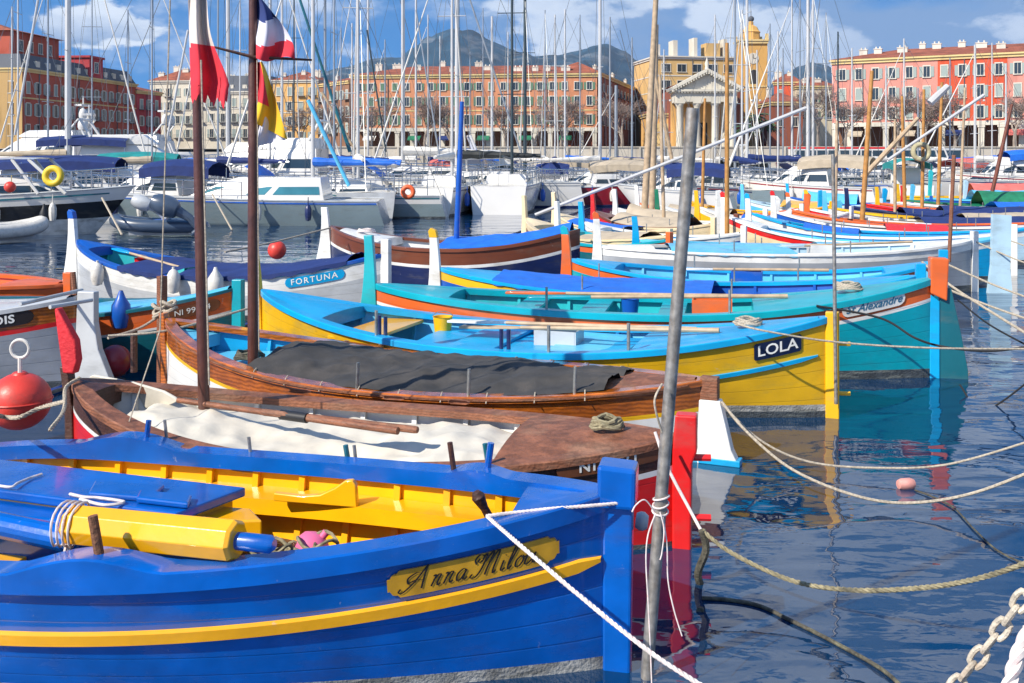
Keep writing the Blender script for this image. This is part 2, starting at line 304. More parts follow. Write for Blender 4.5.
# ------------------------------------------------------------------ traditional double-ended fishing boats
class Pointu:
    def __init__(s, label, L, R, B, gm, rows, kp=2.2, kq=0.75, zk=-0.35, name='fishing_boat', group='traditional wooden fishing boats', k=14, flare=0.5):
        # L, R = (px, Y, gunwale row) of the two ends
        s.P0 = Vector(((L[0]-512)*L[1]/F, L[1], 0)); s.P1 = Vector(((R[0]-512)*R[1]/F, R[1], 0))
        s.g0 = H - (L[2]-HZ)*L[1]/F; s.g1 = H - (R[2]-HZ)*R[1]/F; s.gm = gm; s.B = B
        s.len = (s.P1-s.P0).length; s.u = (s.P1-s.P0).normalized(); s.n = Vector((-s.u.y, s.u.x, 0))   # n points to the far side
        s.kp, s.kq, s.zk, s.flare = kp, kq, zk, flare
        s.root = thing(name, label, 'fishing boat', ((s.P0+s.P1)/2), group)
        s.seg = k; s.hull(rows)
    def w(s, t): return s.B * max(0.0, 1 - abs(2*t-1)**s.kp) ** s.kq
    def g(s, t):
        e = abs(2*t-1); return s.gm + ((s.g0 if t < .5 else s.g1) - s.gm) * e**2.2
    def wz(s, t, z):
        g = s.g(t); w = s.w(t); e = abs(2*t-1); a = .10 + s.flare*.8*e**1.5
        q = max(0.0, (g-max(z, 0))/g); f = 1 - a*q**1.5
        if z < 0: f *= math.sqrt(max(0, 1-(z/s.zk)**2))
        return w*f
    def p(s, t, y, z): return s.P0.lerp(s.P1, t) + s.n*y + Vector((0, 0, z))
    def hp(s, t, z, side, off=0.0):
        return s.p(t, side*(s.wz(t, z)+off), z)
    def ts(s, a=0.0, b=1.0, k=None):
        k = k or max(4, int(s.seg*2*(b-a))); return [a+(b-a)*(0.5-0.5*math.cos(math.pi*i/k)) if (a == 0 and b == 1) else a+(b-a)*i/k for i in range(k+1)]
    def hull(s, rows):
        # rows: (kind, value, material): 'd' below the gunwale, 'z' above the water; each colour runs down to the next row
        mats = []; lv = []
        for i, (kd, v, m) in enumerate(rows):
            if m not in mats: mats.append(m)
            nx = rows[i+1] if i+1 < len(rows) else ('z', s.zk, m)
            k = 4 if (nx[1] if nx[0] == 'd' else 99) > 1 else 1
            for j in range(k): lv.append((kd, v, nx[0], nx[1], j/k, mats.index(m)))
        lv.append(('z', s.zk, 'z', s.zk, 0, 0))
        mb = MB(); T = s.ts(k=s.seg*2)
        for side in (-1, 1):
            g = []
            for (k0, v0, k1, v1, f, m) in lv:
                r = []
                for t in T:
                    a = s.g(t)-v0 if k0 == 'd' else v0; b = s.g(t)-v1 if k1 == 'd' else v1
                    z = a + (b-a)*f; r.append(s.hp(t, z, side))
                g.append(r)
            mb.grid(g, lambda i, j: lv[i][5])
        s.hullo = mb.build('hull', mats, s.root); me = s.hullo.data; uv = me.uv_layers.new(name='plank'); o0 = ORG[s.root.name]
        for lp in me.loops:
            c = me.vertices[lp.vertex_index].co + o0; t = (c-s.P0).dot(s.u)/s.len; uv.data[lp.index].uv = (t*s.len, max(0, (s.g(min(1, max(0, t)))-c.z))/(s.g(min(1, max(0, t))))*.75)
    def rail(s, m, width=.11, th=.05, out=.022, name='gunwale', bump=()):
        mb = MB(); T = s.ts(k=s.seg*4)
        for side in (-1, 1):
            rows = [[], [], [], [], []]
            for t in T:
                w = s.w(t); g = s.g(t) + .012; g0_ = g
                for (c, hw, hh, sd) in bump:
                    if sd == side or sd == 0: 
                        x = abs(t-c)/hw
                        if x < 1: g += hh*(0.5+0.5*math.cos(math.pi*x))**.6
                o = w+out; i = max(0.0, w-width)
                ps = [s.p(t, side*o, g0_-th), s.p(t, side*o, g-.008), s.p(t, side*(o-.010), g), s.p(t, side*i, g), s.p(t, side*i, g0_-th)]
                for k in range(5): rows[k].append(ps[k])
            mb.grid(rows+[rows[0]])
        return mb.build(name, m, s.root)
    def band(s, m, d0, d1, t0=0.0, t1=1.0, out=.02, sides=(-1, 1), name='rubbing_strake', absz=False):
        mb = MB(); T = s.ts(t0, t1, max(6, int(s.seg*2*(t1-t0))))
        for side in sides:
            rows = [[], [], [], []]
            for i, t in enumerate(T):
                g = 0 if absz else s.g(t); e = 1
                if t0 > 0 and i == 0 or t1 < 1 and i == len(T)-1: e = .35
                c = g-(d0+d1)/2; h = abs(d1-d0)/2*e
                for k, (z, o) in enumerate(((c+h, -.004), (c+h*.8, out), (c-h*.8, out), (c-h, -.004))): rows[k].append(s.hp(t, z, side, o))
            mb.grid(rows)
        return mb.build(name, m, s.root)
    def lining(s, m, floor=.18, floorm=None, ribs=0, ribm=None, each=False, t0=.04, t1=.96, inset=.055):
        mb = MB(); T = s.ts(t0, t1, s.seg*2)
        for side in (-1, 1):
            rows = []
            for q in (0, .33, .66, 1):
                r = []
                for t in T:
                    z = (s.g(t)-.03)*(1-q)+floor*q; r.append(s.p(t, side*max(.01, s.wz(t, z)-inset), z))
                rows.append(r)
            mb.grid(rows)
        lin = mb.build('inner_side', m, s.root)
        mb = MB(); mb.grid([[s.p(t, sd*max(.01, s.wz(t, floor)-inset+.01), floor+.002) for t in T] for sd in (-1, 1)])
        fl = mb.build('floor', floorm or m, s.root)
        if ribs:
            mb = MB()
            for i in range(ribs):
                t = t0+.03+(t1-t0-.06)*i/(ribs-1)
                for side in (-1, 1):
                    if each: mb = MB()
                    rows = []
                    for (du, dy) in ((-.018, 0), (-.018, .035), (.018, .035), (.018, 0)):
                        r = []
                        for q in (0, .5, 1):
                            z = (s.g(t)-.04)*(1-q)+floor*q; r.append(s.p(t+du/s.len, side*max(.005, s.wz(t, z)-inset-dy), z))
                        rows.append(r)
                    mb.grid(rows+[rows[0]])
                    if each: mb.build('rib', ribm or m, s.root)
            if not each: mb.build('rib_frames', ribm or m, s.root)
    def deck(s, m, t0, t1, dz=-.004, camber=.035, inset=.02, name='end_deck', k=8, edge=True):
        mb = MB(); T = [t0+(t1-t0)*i/k for i in range(k+1)]
        rows = []
        for y in (-1, -.66, -.33, 0, .33, .66, 1): rows.append([s.p(t, y*max(0, s.w(t)-inset), s.g(t)+dz+camber*(1-y*y)) for t in T])
        mb.grid(rows)
        if edge:
            for te in (t0, t1):
                if .03 < te < .97:
                    w = s.w(te)-inset; mb.grid([[s.p(te, y*w, s.g(te)+dz+camber*(1-y*y)) for y in (-1, -.5, 0, .5, 1)], [s.p(te, y*w, s.g(te)+dz-.12) for y in (-1, -.5, 0, .5, 1)]])
        return mb.build(name, m, s.root)
    def thwart(s, m, t, wd=.20, dz=-.14, th=.035, name='thwart'):
        w = s.wz(t, s.g(t)+dz)-.06; c = s.p(t, 0, s.g(t)+dz)
        return MB().ob(c, s.u*wd/2, s.n*w, (0, 0, th/2)).build(name, m, s.root, bevel=.006)
    def cover(s, m, t0, t1, ridge=.12, over=.0, name='cover', seed=1, dz=.02, sag=.012, y0=-1, y1=1):
        rnd = random.Random(seed); k = max(8, int(s.seg*3*(t1-t0))); rows = []
        k *= 2; T = [t0+(t1-t0)*i/k for i in range(k+1)]; ph = [rnd.uniform(0, 6) for _ in range(4)]
        from mathutils import noise as nz_
        def wr(t, y):
            a = t*s.len; return 2.6*sag*(nz_.noise(Vector((a*1.6, y*1.3, seed)))+.75*(1-2*abs(nz_.noise(Vector((a*3.1+y*1.2, y*2.2-a*.4, seed+9)))))*.6+.3*nz_.noise(Vector((a*9, y*5, seed+3)))-.35)
        for j in range(25):
            y = y0+(y1-y0)*j/24
            rows.append([s.p(t, y*(s.w(t)+over), s.g(t)+dz+ridge*(1-abs(y)**1.7)+wr(t, y)*(1-abs(y)**6*.7)) for t in T])
        mb = MB(); mb.grid(rows)
        if over > 0:
            for sd, r in ((y0, rows[0]), (y1, rows[-1])):
                mb.grid([r, [p_-Vector((0, 0, .06+.015*math.sin(i*1.3))) for i, p_ in enumerate(r)]])
        return mb.build(name, m, s.root, auto=60)
    def post(s, end, prof, m, wd=.05, name='stem_post', tip=None, tipm=None, bevel=.008):
        # prof: outline in (outboard, z)
        o = s.P1 if end else s.P0; d = s.u if end else -s.u
        a = MB().prism(prof, o, d, Vector((0, 0, 1)), wd).build(name, m, s.root, smooth=False, bevel=bevel)
        if tip: ORG[a.name] = ORG[s.root.name]; MB().prism(tip, o, d, Vector((0, 0, 1)), wd+.004).build('post_tip', tipm, a, smooth=False, bevel=bevel*.6)
        return a
    def curved_post(s, end, m, base, top, w0=.2, w1=.085, lean=.08, wd=.04, tipm=None, tiph=.12, name='stem_post'):
        """the tall carved stem head of a pointu, swelling towards its top"""
        def ed(z):
            q = (z-base)/(top-base); c = lean*q*q; return c-.02, c+w0*(1-q)**1.5+w1*(.75+.35*q)
        zs = [base+(top-base)*i/8 for i in range(9)]
        cut = top-tiph
        lo = [z for z in zs if z < cut]+[cut] if tipm else zs
        prof = [(ed(z)[1], z) for z in lo]+[(ed(z)[0], z) for z in reversed(lo)]
        prof = [(-.02, -.3), (w0+w1*.6, -.3)]+prof
        tip = None
        if tipm:
            a, b = ed(cut), ed(top); tip = [(a[1], cut), (b[1]+.005, top-.03), (b[1]-.03, top+.015), (b[0]+.01, top-.02), (a[0], cut)]
        return s.post(end, prof, m, wd, name, tip, tipm)
    def plate(s, t, d, ln, ht, m, txt=None, tm='letterw', size=.1, shear=0, side=-1, shape='round', off=.012, bold=.0, space=1.0, strokes=None):
        t_of = lambda x: t+x/s.len
        def on(x, y, o): tt = t_of(x); return s.hp(tt, s.g(tt)-d+y, side, o)
        k = 70; top = []; bot = []
        for i in range(k+1):
            x = -1+2*i/k
            if shape == 'round': h = math.sqrt(max(0, 1-max(0, (abs(x)-(1-ht/ln))/(ht/ln))**2))
            elif shape == 'fancy':
                h = 1 if abs(x) < .88 else (.80 if abs(x) < .93 else (.74 if abs(x) < .965 else .45))
            else: h = 1 if abs(x) < .96 else .85
            top.append((x*ln/2, h*ht/2)); bot.append((x*ln/2, -h*ht/2))
        mb = MB(); 
        mb.grid([[on(x, y, -.002) for x, y in top], [on(x, y, off) for x, y in top], [on(x, 0, off) for x, y in top], [on(x, y, off) for x, y in bot], [on(x, y, -.002) for x, y in bot]])
        pl = mb.build('name_plate', m, s.root); ORG[pl.name] = ORG[s.root.name]
        if txt:
            vs, fs = text_mesh(txt, size, shear, bold, space); MB().add([on(v.x, v.y, off+.004) for v in vs], fs).build('lettering', tm, pl, smooth=False)
        if strokes:
            mb = MB()
            for st, r in strokes:
                pts = smoothpts([(x, y, 0) for x, y in st], 6); a_, b_ = [], []
                for i, q_ in enumerate(pts):
                    d_ = pts[min(i+1, len(pts)-1)]-pts[max(i-1, 0)]; an = math.atan2(d_.y, d_.x); wd_ = r*(.28+.72*abs(math.sin(an+.25)))
                    nx, ny = -math.sin(an)*wd_, math.cos(an)*wd_
                    a_.append(on(q_.x+nx, q_.y+ny, off+.003)); b_.append(on(q_.x-nx, q_.y-ny, off+.003))
                mb.grid([a_, b_])
            mb.build('lettering', tm, pl)
        return pl
    def pins(s, m, spots, h=.16, r=.012, lean=.0, name='thole_pin', inb=.05, down=.05):
        for (t, side) in spots:
            b = s.p(t, side*(s.w(t)-inb), s.g(t)-down)
            MB().tube([b, b+Vector((lean, 0, h+down))], r, 8).build(name, m, s.root)
    def mast(s, m, px, Y, zt, r=.045, z0=.2, leanpx=0, name='mast'):
        b = WY(px, 300, Y); b.z = z0; t = b+Vector((leanpx*Y/F, 0, zt-z0))
        return MB().tube([b, b.lerp(t, .5), t], [r, r*.95, r*.75], 12).build(name, m, s.root)
    def at(s, px, z): return z

def simple_pointu(label, L, R, B, gm, hullc, railc, inner, strake=None, sheer=None, postL=None, tipL=None, topL=.45, postR=None, cover=None, boot='boot', group='traditional wooden fishing boats', mast=None, decks=True, seed=0, k=10, pins=True):
    rows = [('d', 0, sheer or hullc), ('d', .16, hullc), ('z', .12, boot)]
    b = Pointu(label, L, R, B, gm, rows, k=k, group=group)
    b.rail(railc, .10, .05); 
    if strake: b.band(strake, .14, .19)
    b.lining(inner, ribs=8 if k > 8 else 0, each=True)
    if decks: b.deck(railc, 0.015, .14); b.deck(railc, .86, .985)
    for t in (.3, .5, .7): b.thwart(inner if (seed+int(t*10)) % 2 else railc, t)
    if postL: b.curved_post(0, postL, 0.0, b.g0+topL, tipm=tipL)
    if postR: b.post(1, [(-.02, -.3), (.10, -.3), (.10, b.g1+.16), (-.02, b.g1+.16)], postR)
    if pins: b.pins('pin', [(.34, -1), (.64, -1), (.34, 1), (.64, 1)], h=.22)
    if cover: b.cover(cover[0], cover[1], cover[2], cover[3] if len(cover) > 3 else .12, over=.02, seed=seed)
    if mast: b.mast(*mast)
    return b

# 1 --- the royal blue and yellow boat in the foreground
A = Pointu('royal blue and yellow fishing boat in the foreground with the gold Anna Milou name board', (-420, 6.1, 560), (612, 4.72, 491), .97, .58,
           [('d', 0, 'anna'), ('d', .3, 'anna'), ('z', .06, 'bootw'), ('z', -.02, 'boot')], k=34, kq=.84, flare=.42)
A.rail('anna', .12, .085, .03, bump=((.655, .055, .07, -1), (.50, .06, .065, 1), (.88, .03, .03, 1)))
A.lining('gold', .16, 'darkwood', ribs=17, ribm='gold', each=True, t0=.05, t1=.93, inset=.05)  # dark wood floor also carries the shadow under the bench in its colour
A.band('gold', .262, .326, .02, .993, .028)
A.deck('anna', .93, .985, dz=-.006, camber=.012, name='bow_deck')
A.post(1, [(-.04, -.3), (.085, -.3), (.10, A.g1-.061), (-.04, A.g1-.061)], 'anna', .045, bevel=.012)
A.post(1, [(-.06, A.g1-.06), (.115, A.g1-.06), (.12, A.g1+.13), (-.06, A.g1+.14)], 'anna', .085, name='stem_head', bevel=.018)
for t in (.52,): A.thwart('gold', t, .26, -.20, .045)
# side bench with its carved knee
mb = MB(); T = [.47+.44*i/12 for i in range(13)]
mb.grid([[A.p(t, A.wz(t, .45)-.05, A.g(t)-.17) for t in T], [A.p(t, A.wz(t, .45)-.33*(1-(t-.47)*.9), A.g(t)-.17) for t in T], [A.p(t, A.wz(t, .45)-.33*(1-(t-.47)*.9), A.g(t)-.26) for t in T]])
mb.build('side_bench', 'gold', A.root)
kn = [(-.12, 0), (-.12, .045), (.05, .04), (.16, .055), (.25, .10), (.31, .145), (.35, .15), (.37, .125), (.38, 0)]
MB().prism([(x-.18, z) for x, z in kn], A.p(.735, A.w(.735)-.30, A.g(.735)-.16), A.u, Vector((0, 0, 1)), .02).build('knee', 'gold', A.root, bevel=.006)
# bow seat platform and stringers
MB().box(0, .001, 0, .001, 0, .001)
for t in (.60, .645):
    A.thwart('gold', t, .07, -.30, .04, name='floor_beam')
A.pins('rust', [(.665, -1)], h=.24, r=.022, lean=-.05); A.pins('anna', [(.515, 1), (.885, 1)], h=.17, r=.018, lean=.03)
A.pins('darkwood', [(.855, 1)], h=.16, r=.015, lean=-.03); 
MB().lathe(A.p(.905, .06, A.g(.905)-.12), [(0, 0), (.022, 0), (.02, .08), (.028, .12), (.034, .15), (.02, .175), (0, .18)], 12, axis=(-.45, -.2, .9)).build('samson_post', 'darkwood', A.root)
# flat blue engine hatch, its lip and the lid lying on it
zt = .66
q = [W(-60, 452, zt), W(246, 487, zt), W(176, 513, zt), W(-60, 482, zt)]
def slab(poly, z0, z1, mats, name, parent, bevel=.01):
    k = len(poly); vs = [Vector((p.x, p.y, z0)) for p in poly]+[Vector((p.x, p.y, z1)) for p in poly]
    return MB().add(vs, [list(range(k)), list(range(k, 2*k))]+[(i, (i+1) % k, k+(i+1) % k, k+i) for i in range(k)]).build(name, mats, parent, smooth=False, bevel=bevel)
slab(q, .61, zt, 'anna', 'engine_hatch', A.root)
c0 = sum(q, Vector())/4; q2 = [c0+(p-c0)*.93 for p in q]; slab(q2, .30, .608, 'gold', 'hatch_coaming', A.root)
q3 = [W(95, 480, zt+.03), W(165, 484, zt+.03), W(150, 497, zt+.03), W(88, 492, zt+.03)]; slab(q3, zt+.002, zt+.03, 'anna', 'hatch_lid', A.root)
q4 = [W(140, 489, zt+.035), W(192, 494, zt+.035), W(188, 503, zt+.035), W(136, 497, zt+.035)]; slab(q4, zt+.004, zt+.035, 'anna', 'hatch_handle', A.root)
q5 = [W(-60, 490, .60), W(232, 522, .60), W(205, 536, .60), W(-60, 508, .60)]; slab(q5, .20, .60, 'anna', 'engine_box', A.root, .02)
q6 = [W(96, 497, .57), W(250, 508, .57), W(262, 520, .57), W(180, 522, .57)]; slab(q6, .40, .57, 'gold', 'yellow_locker', A.root)
# spars lying along the near side: a blue one, and an eight sided yellow one with blue ends
def spar(name, label, a, b, r, m, n=8, ends=None, er=.6, el=.16, group=None):
    t = thing(name, label, 'spar', (a+b)/2, group); d = (b-a).normalized()
    MB().tube([a, a.lerp(b, .02), b.lerp(a, .02), b], [r*.86, r, r, r*.86], n).build('shaft', m, t, smooth=False, bevel=.004)
    if ends: MB().tube([b, b+d*el, b+d*(el+.02)], [r*er, r*er, r*er*.6], 14).build('handle', ends, t)
    return t
ya, yb = W(70, 524, .70), W(238, 541, .72)
spar('spar', 'octagonal yellow painted spar with a blue tip lying in the foreground boat', ya, yb, .092, 'gold', 8, 'anna', .42, .16)
spar('spar', 'round blue painted spar lying left of the yellow spar in the foreground boat', W(-80, 508, .64), W(76, 541, .60), .060, 'anna', 16)
mb = MB()
for i in range(4):
    c = ya.lerp(yb, -.06+i*.035)
    mb.tube([c+Vector((.01*math.sin(a*2), 0, 0))+Vector((.02*math.sin(a), 0.10*math.cos(a), 0.10*math.sin(a))) for a in [2*math.pi*j/18 for j in range(19)]], .0055, 6)
mb.tube(smoothpts([W(66, 545, .62), W(64, 560, .60), W(70, 572, .61), W(74, 560, .60), W(68, 548, .60)]), .006, 6)
solo('rope_lashing', mb, 'ropewh', 'white cord looped round the left end of the yellow spar', 'rope')
solo('float', MB().lathe(W(312, 549, .40), [(0, -.09), (.05, -.085), (.085, -.04), (.095, 0), (.085, .04), (.05, .07), (.02, .08), (.02, .11), (0, .11)], 16, axis=(.6, .1, .7)), 'pinkb', 'pink plastic float lying among ropes inside the foreground boat', 'float')
mb = MB(); rnd = random.Random(3)
for i in range(5):
    c = W(270+rnd.uniform(-15, 60), 550+rnd.uniform(-4, 4), .42); r = rnd.uniform(.07, .12)
    mb.tube([c+Vector((r*math.cos(a), r*.7*math.sin(a), .02*math.sin(a*3+i)+i*.012)) for a in [2*math.pi*j/20 for j in range(21)]], .009, 6)
solo('rope_coil', mb, 'ropeo', 'olive rope coiled on the floor beside the pink float', 'rope')
mb = MB(); c = W(36, 489, zt+.01)
mb = MB(); mb.tube(smoothpts([W(-10, 484, zt+.012), W(10, 487, zt+.02), W(18, 483, zt+.02), W(30, 478, zt+.012), W(42, 474, zt+.012)]), .007, 6)
solo('cord', mb, 'ropewh', 'pale cord at the left edge lying across the blue engine hatch', 'rope')
mb = MB(); mb.tube(smoothpts([W(70, 494, zt+.012), W(84, 497, zt+.02), W(100, 498, zt+.015), W(124, 502, zt+.012), W(104, 505, zt+.012), W(80, 499, zt+.012)]), .008, 6)
solo('cord', mb, 'ropewh', 'pale folded cord lying beside the lid on the blue engine hatch', 'rope')
# script lettering, drawn as pen strokes
def script():
    S = []
    def add(x0, sc, sts, r=.0040):
        for st in sts: S.append(([((x0+(x+.32*y)*sc), (y-.35)*sc) for x, y in st], r))
    n_ = [[(0, .45), (.08, .5), (.10, .4), (.02, 0)], [(.05, .25), (.2, .48), (.3, .45), (.24, .15), (.28, .0), (.38, .08)]]
    A_ = [[(-.25, .12), (-.30, -.02), (-.12, -.06), (.25, .35), (.62, 1.05)], [(.62, 1.05), (.60, .6), (.62, 0)], [(.0, .30), (.25, .42), (.62, .38)], [(.0, .30), (-.06, .55), (.2, .75), (.42, .72)]]
    a_ = [[(.34, .42), (.2, .5), (.02, .3), (.06, .02), (.2, .04), (.34, .4)], [(.34, .45), (.29, .1), (.36, .0), (.46, .1)]]
    M_ = [[(-.28, .55), (-.38, .75), (-.26, .95), (-.05, .86), (-.1, .62), (-.24, .66), (-.20, .78)], [(-.05, .86), (.05, .95), (.06, .7), (-.05, .2), (-.22, -.04), (-.4, .02), (-.34, .14)],
          [(.06, .6), (.25, .98), (.32, .9), (.22, .3), (.2, 0)], [(.26, .5), (.48, .98), (.56, .88), (.5, .3), (.52, 0), (.62, .1)]]
    i_ = [[(.0, .45), (-.03, .1), (.03, 0), (.14, .1)], [(.02, .66), (.035, .68)]]
    l_ = [[(0, .15), (.18, .75), (.2, .98), (.1, .95), (.0, .3), (.04, 0), (.16, .12)]]
    o_ = [[(.16, .46), (.02, .3), (.04, .04), (.18, 0), (.3, .2), (.26, .44), (.14, .46), (.3, .36), (.42, .42)]]
    u_ = [[(0, .46), (-.04, .1), (.06, 0), (.2, .15), (.32, .46)], [(.32, .46), (.28, .1), (.36, 0), (.48, .14)]]
    x = -.275; sc = .100
    for gl, ad in ((A_, .088), (n_, .044), (n_, .044), (a_, .088), (M_, .076), (i_, .022), (l_, .026), (o_, .040), (u_, .05)): add(x, sc, gl); x += ad*1.13
    return S
A.plate(.910, .172, .70, .125, 'plate', None, 'ink', strokes=script(), shape='fancy')
MB().lathe(W(640, 520, .62)-Vector((.02, 0, 0)), [(0, 0), (.035, 0), (.045, .02), (.045, .04), (.03, .06), (0, .06)], 14, axis=(.9, -.2, -.1)).build('mooring_eye', 'ltgrey', A.root)

# 2 --- brown boat with white inside and red below
B2 = Pointu('brown wooden boat with white inside and red bottom, right behind the blue and yellow one', (74, 7.25, 380), (676, 6.2, 436), .78, .56,
            [('d', 0, 'darkwood'), ('d', .17, 'white'), ('d', .205, 'red'), ('z', .03, 'boot')], k=22, kq=.8)
B2.rail('wood', .14, .05, .02); B2.lining('white', .2, 'white', ribs=10, each=True, t0=.05, t1=.95)
B2.deck('wood', .76, .985, camber=.05); B2.deck('darkwood', .015, .06, camber=.02)
B2.cover('tarpc', .13, .77, .05, dz=-.10, name='tarpaulin', seed=4, sag=.030, y0=-.86, y1=.80)
B2.post(1, [(-.02, -.3), (.09, -.3), (.10, .52), (.13, .60), (.13, .82), (-.0, .82), (-.02, .60)], 'red', .055, name='stern_post', bevel=.012)
for z in (.18, .55): MB().tube([B2.P1+Vector((.10, -.02, z)), B2.P1+Vector((.21, -.03, z))], .022, 8).build('rudder_pintle', 'red', B2.root)
B2.curved_post(0, 'darkwood', .3, B2.g0+.10, w0=.02, w1=.04, lean=.05)
B2.plate(.915, .058, .58, .10, 'platebrown', 'NI 9021', 'letterw', .085, bold=.002, space=1.2)
B2.pins('pin', [(.27, -1), (.42, -1), (.58, -1)], h=.13, r=.011, lean=-.02); B2.pins('teal', [(.57, -1), (.76, -1)], h=.13, r=.016, lean=-.03)
B2.mast('mastwood', 205, 7.15, 3.25, .042, .3, -9)
for (t_, s_) in ((.33, 1), (.50, 1), (.62, 1)): B2.band('wood', -.03, -.06, t_-.02, t_+.02, .02, (1,), name='thole_block')
tag(MB().prism([(-.02, 0), (.07, .0), (.10, .10), (.08, .24), (.0, .36), (-.07, .47), (-.09, .46), (-.06, .25)], B2.P0+Vector((-.03, -.03, B2.g0+.06)), B2.u, Vector((0, 0, 1)), .035).build('post_hood', 'tarpr', bevel=.03), 'bright red cloth hood over the stem of the brown boat beside the round buoy', 'hood')
# the long oar, its cream blade and the thicker loom beside it
o = thing('oar', 'long wooden oar with a cream blade lying along the cream tarpaulin', 'oar', W(300, 400, .62))
a_, b_ = W(92, 388, .64), W(398, 431, .66)
m_ = a_.lerp(b_, .32)
MB().tube([m_, b_], [.020, .024], 10).build('loom', 'wood', o)
MB().tube([a_.lerp(b_, .66), a_.lerp(b_, .74)], [.034, .034], 12).build('collar', 'rubber', o)
d_ = (b_-a_).normalized(); v_ = Vector((0, -.3, 1)).normalized()
MB().prism([(0, -.10), (.04, -.125), (.5, -.12), (.85, -.07), (.97, -.02), (1.0, 0), (.97, .02), (.85, .06), (.5, .10), (.04, .115), (0, .10)], a_, (m_-a_), v_*1.0, .011).build('blade', 'tarpc', o, bevel=.005)
spar('pole', 'bare round pole ending beside the loom of the long oar', W(262, 412, .66), W(418, 430, .66), .024, 'wood', 10)

# 3 --- varnished boat with charcoal cover
B3 = Pointu('varnished orange brown fishing boat under a charcoal canvas cover', (167, 10.0, 319), (706, 7.9, 380), .86, .50,
            [('d', 0, 'varnish'), ('d', .2, 'yellow'), ('d', .235, 'white'), ('z', .05, 'sky'), ('z', -.02, 'boot')], k=22, kq=.8)
B3.rail('varnish', .12, .05, .02); B3.lining('azure', .32, 'sky', ribs=10, each=True)
B3.deck('wood', .84, .985, camber=.03); B3.deck('sky', .015, .08, dz=-.06, camber=.0)
MB().grid([[B3.p(.08+.32*i/6, y*(B3.w(.08+.32*i/6)-.12), .46) for i in range(7)] for y in (-1, 1)]).build('inner_deck', 'sky', B3.root)
B3.cover('tarpk', .27, .87, .07, name='canvas_cover', seed=7, sag=.028, dz=.012, over=-.04)
for i in range(9):
    for sd in (-1, 1):
        t = .30+.068*i; a = B3.p(t, sd*(B3.w(t)-.06), B3.g(t)+.03); b = B3.p(t+.006, sd*(B3.w(t)+.04), B3.g(t)-.03); MB().tube([a, a.lerp(b, .5)+Vector((0, 0, .02)), b], .005, 5).build('lacing', 'ropew', B3.root)
B3.band('wood', .0, .02, .02, .98, .035, name='rubbing_strake')
B3.curved_post(0, 'varnish', .2, B3.g0+.06, w0=.02, w1=.04, lean=.03)
B3.post(1, [(-.04, .50), (.10, .50), (.10, B3.g1+.03), (-.04, B3.g1+.03)], 'wood', .05, name='stern_post')
MB().prism([(-.06, -.25), (.26, -.25), (.26, .02), (.21, .12), (.12, .499), (-.06, .499)], B3.P1, B3.u, Vector((0, 0, 1)), .055).build('rudder', ['white'], B3.root, smooth=False, bevel=.01)
MB().prism([(-.05, .0), (.275, .0), (.275, .05), (-.05, .05)], B3.P1, B3.u, Vector((0, 0, 1)), .06).build('rudder_foot_band', 'azure', B3.root, smooth=False, bevel=.006)
B3.pins('pin', [(.50, -1), (.68, -1), (.83, -1)], h=.22, r=.014, lean=.01)
B3.mast('mastwood', 253, 9.05, 3.95, .050, .3, 0)

# 4 --- the yellow and azure boat
B4 = Pointu('yellow and azure fishing boat with the dark LOLA name board', (262, 11.4, 290), (829, 9.27, 317), .88, .56,
            [('d', 0, 'lola'), ('d', .4, 'lola'), ('z', .12, 'bootw'), ('z', .06, 'boot')], k=22, kq=.80)
B4.rail('azure', .12, .06, .025); B4.band('azure', .30, .345, .80, .985, .022); B4.lining('sky', .2, 'azure', ribs=10, each=True)
B4.deck('azure', .72, .985, camber=.03); B4.deck('azure', .015, .17, camber=.03)
B4.thwart('gold', .24, .5, -.1); B4.thwart('azure', .45, .5, -.06, name='hatch'); B4.thwart('sky', .62, .6, -.08, name='hatch')
B4.cover('azure', .34, .70, .03, dz=-.10, name='inner_deck', y0=-.7, y1=.7, sag=.004)
B4.curved_post(0, 'yellow', .2, B4.g0+.52, w0=.16, w1=.05, lean=.10)
B4.post(1, [(-.03, -.3), (.09, -.3), (.09, B4.g1+.05), (-.03, B4.g1+.05)], 'yellow', .045, name='stern_post')
for z in (.22, .68): MB().tube([B4.P1+Vector((.05, 0, z)), B4.P1+Vector((.19, -.02, z))], .02, 8).build('rudder_pintle', 'yellow', B4.root)
B4.plate(.930, .155, .40, .155, 'platenavy', 'LOLA', 'letterw', .14, shape='box', bold=.002)
B4.pins('pin', [(.30, -1), (.60, -1), (.72, -1)], h=.26, r=.016)
for t_ in (.30, .52): 
    B4.pins('navy', [(t_, -1), (t_+.012, -1)], h=.2, r=.02, inb=.12)

# 5 --- turquoise boat with orange plank
B5 = Pointu('turquoise and orange fishing boat with a white oval name board and orange stern head', (376, 12.3, 284), (934, 10.95, 278), .78, .69,
            [('d', 0, 'orange'), ('d', .20, 'white'), ('d', .24, 'turq'), ('z', .10, 'boot')], k=20, kq=.78)
B5.rail('turq', .12, .07, .025); B5.lining('aqua', .22, 'aqua', ribs=10, each=True); B5.deck('turq', .70, .985, camber=.03); B5.deck('turq', .015, .16, camber=.03)
for t in (.3, .42, .56): B5.thwart('turq', t, .3, -.07)
B5.curved_post(0, 'aqua', .2, B5.g0+.60, w0=.20, w1=.08, lean=.06)
B5.post(1, [(-.05, -.3), (.05, -.3), (.05, B5.g1-.25), (-.05, B5.g1-.17)], 'azure', .05, name='stern_post')
B5.post(1, [(-.05, B5.g1-.16), (.12, B5.g1-.24), (.14, B5.g1+.22), (-.05, B5.g1+.23)], 'orange', .085, name='stern_head', bevel=.015)
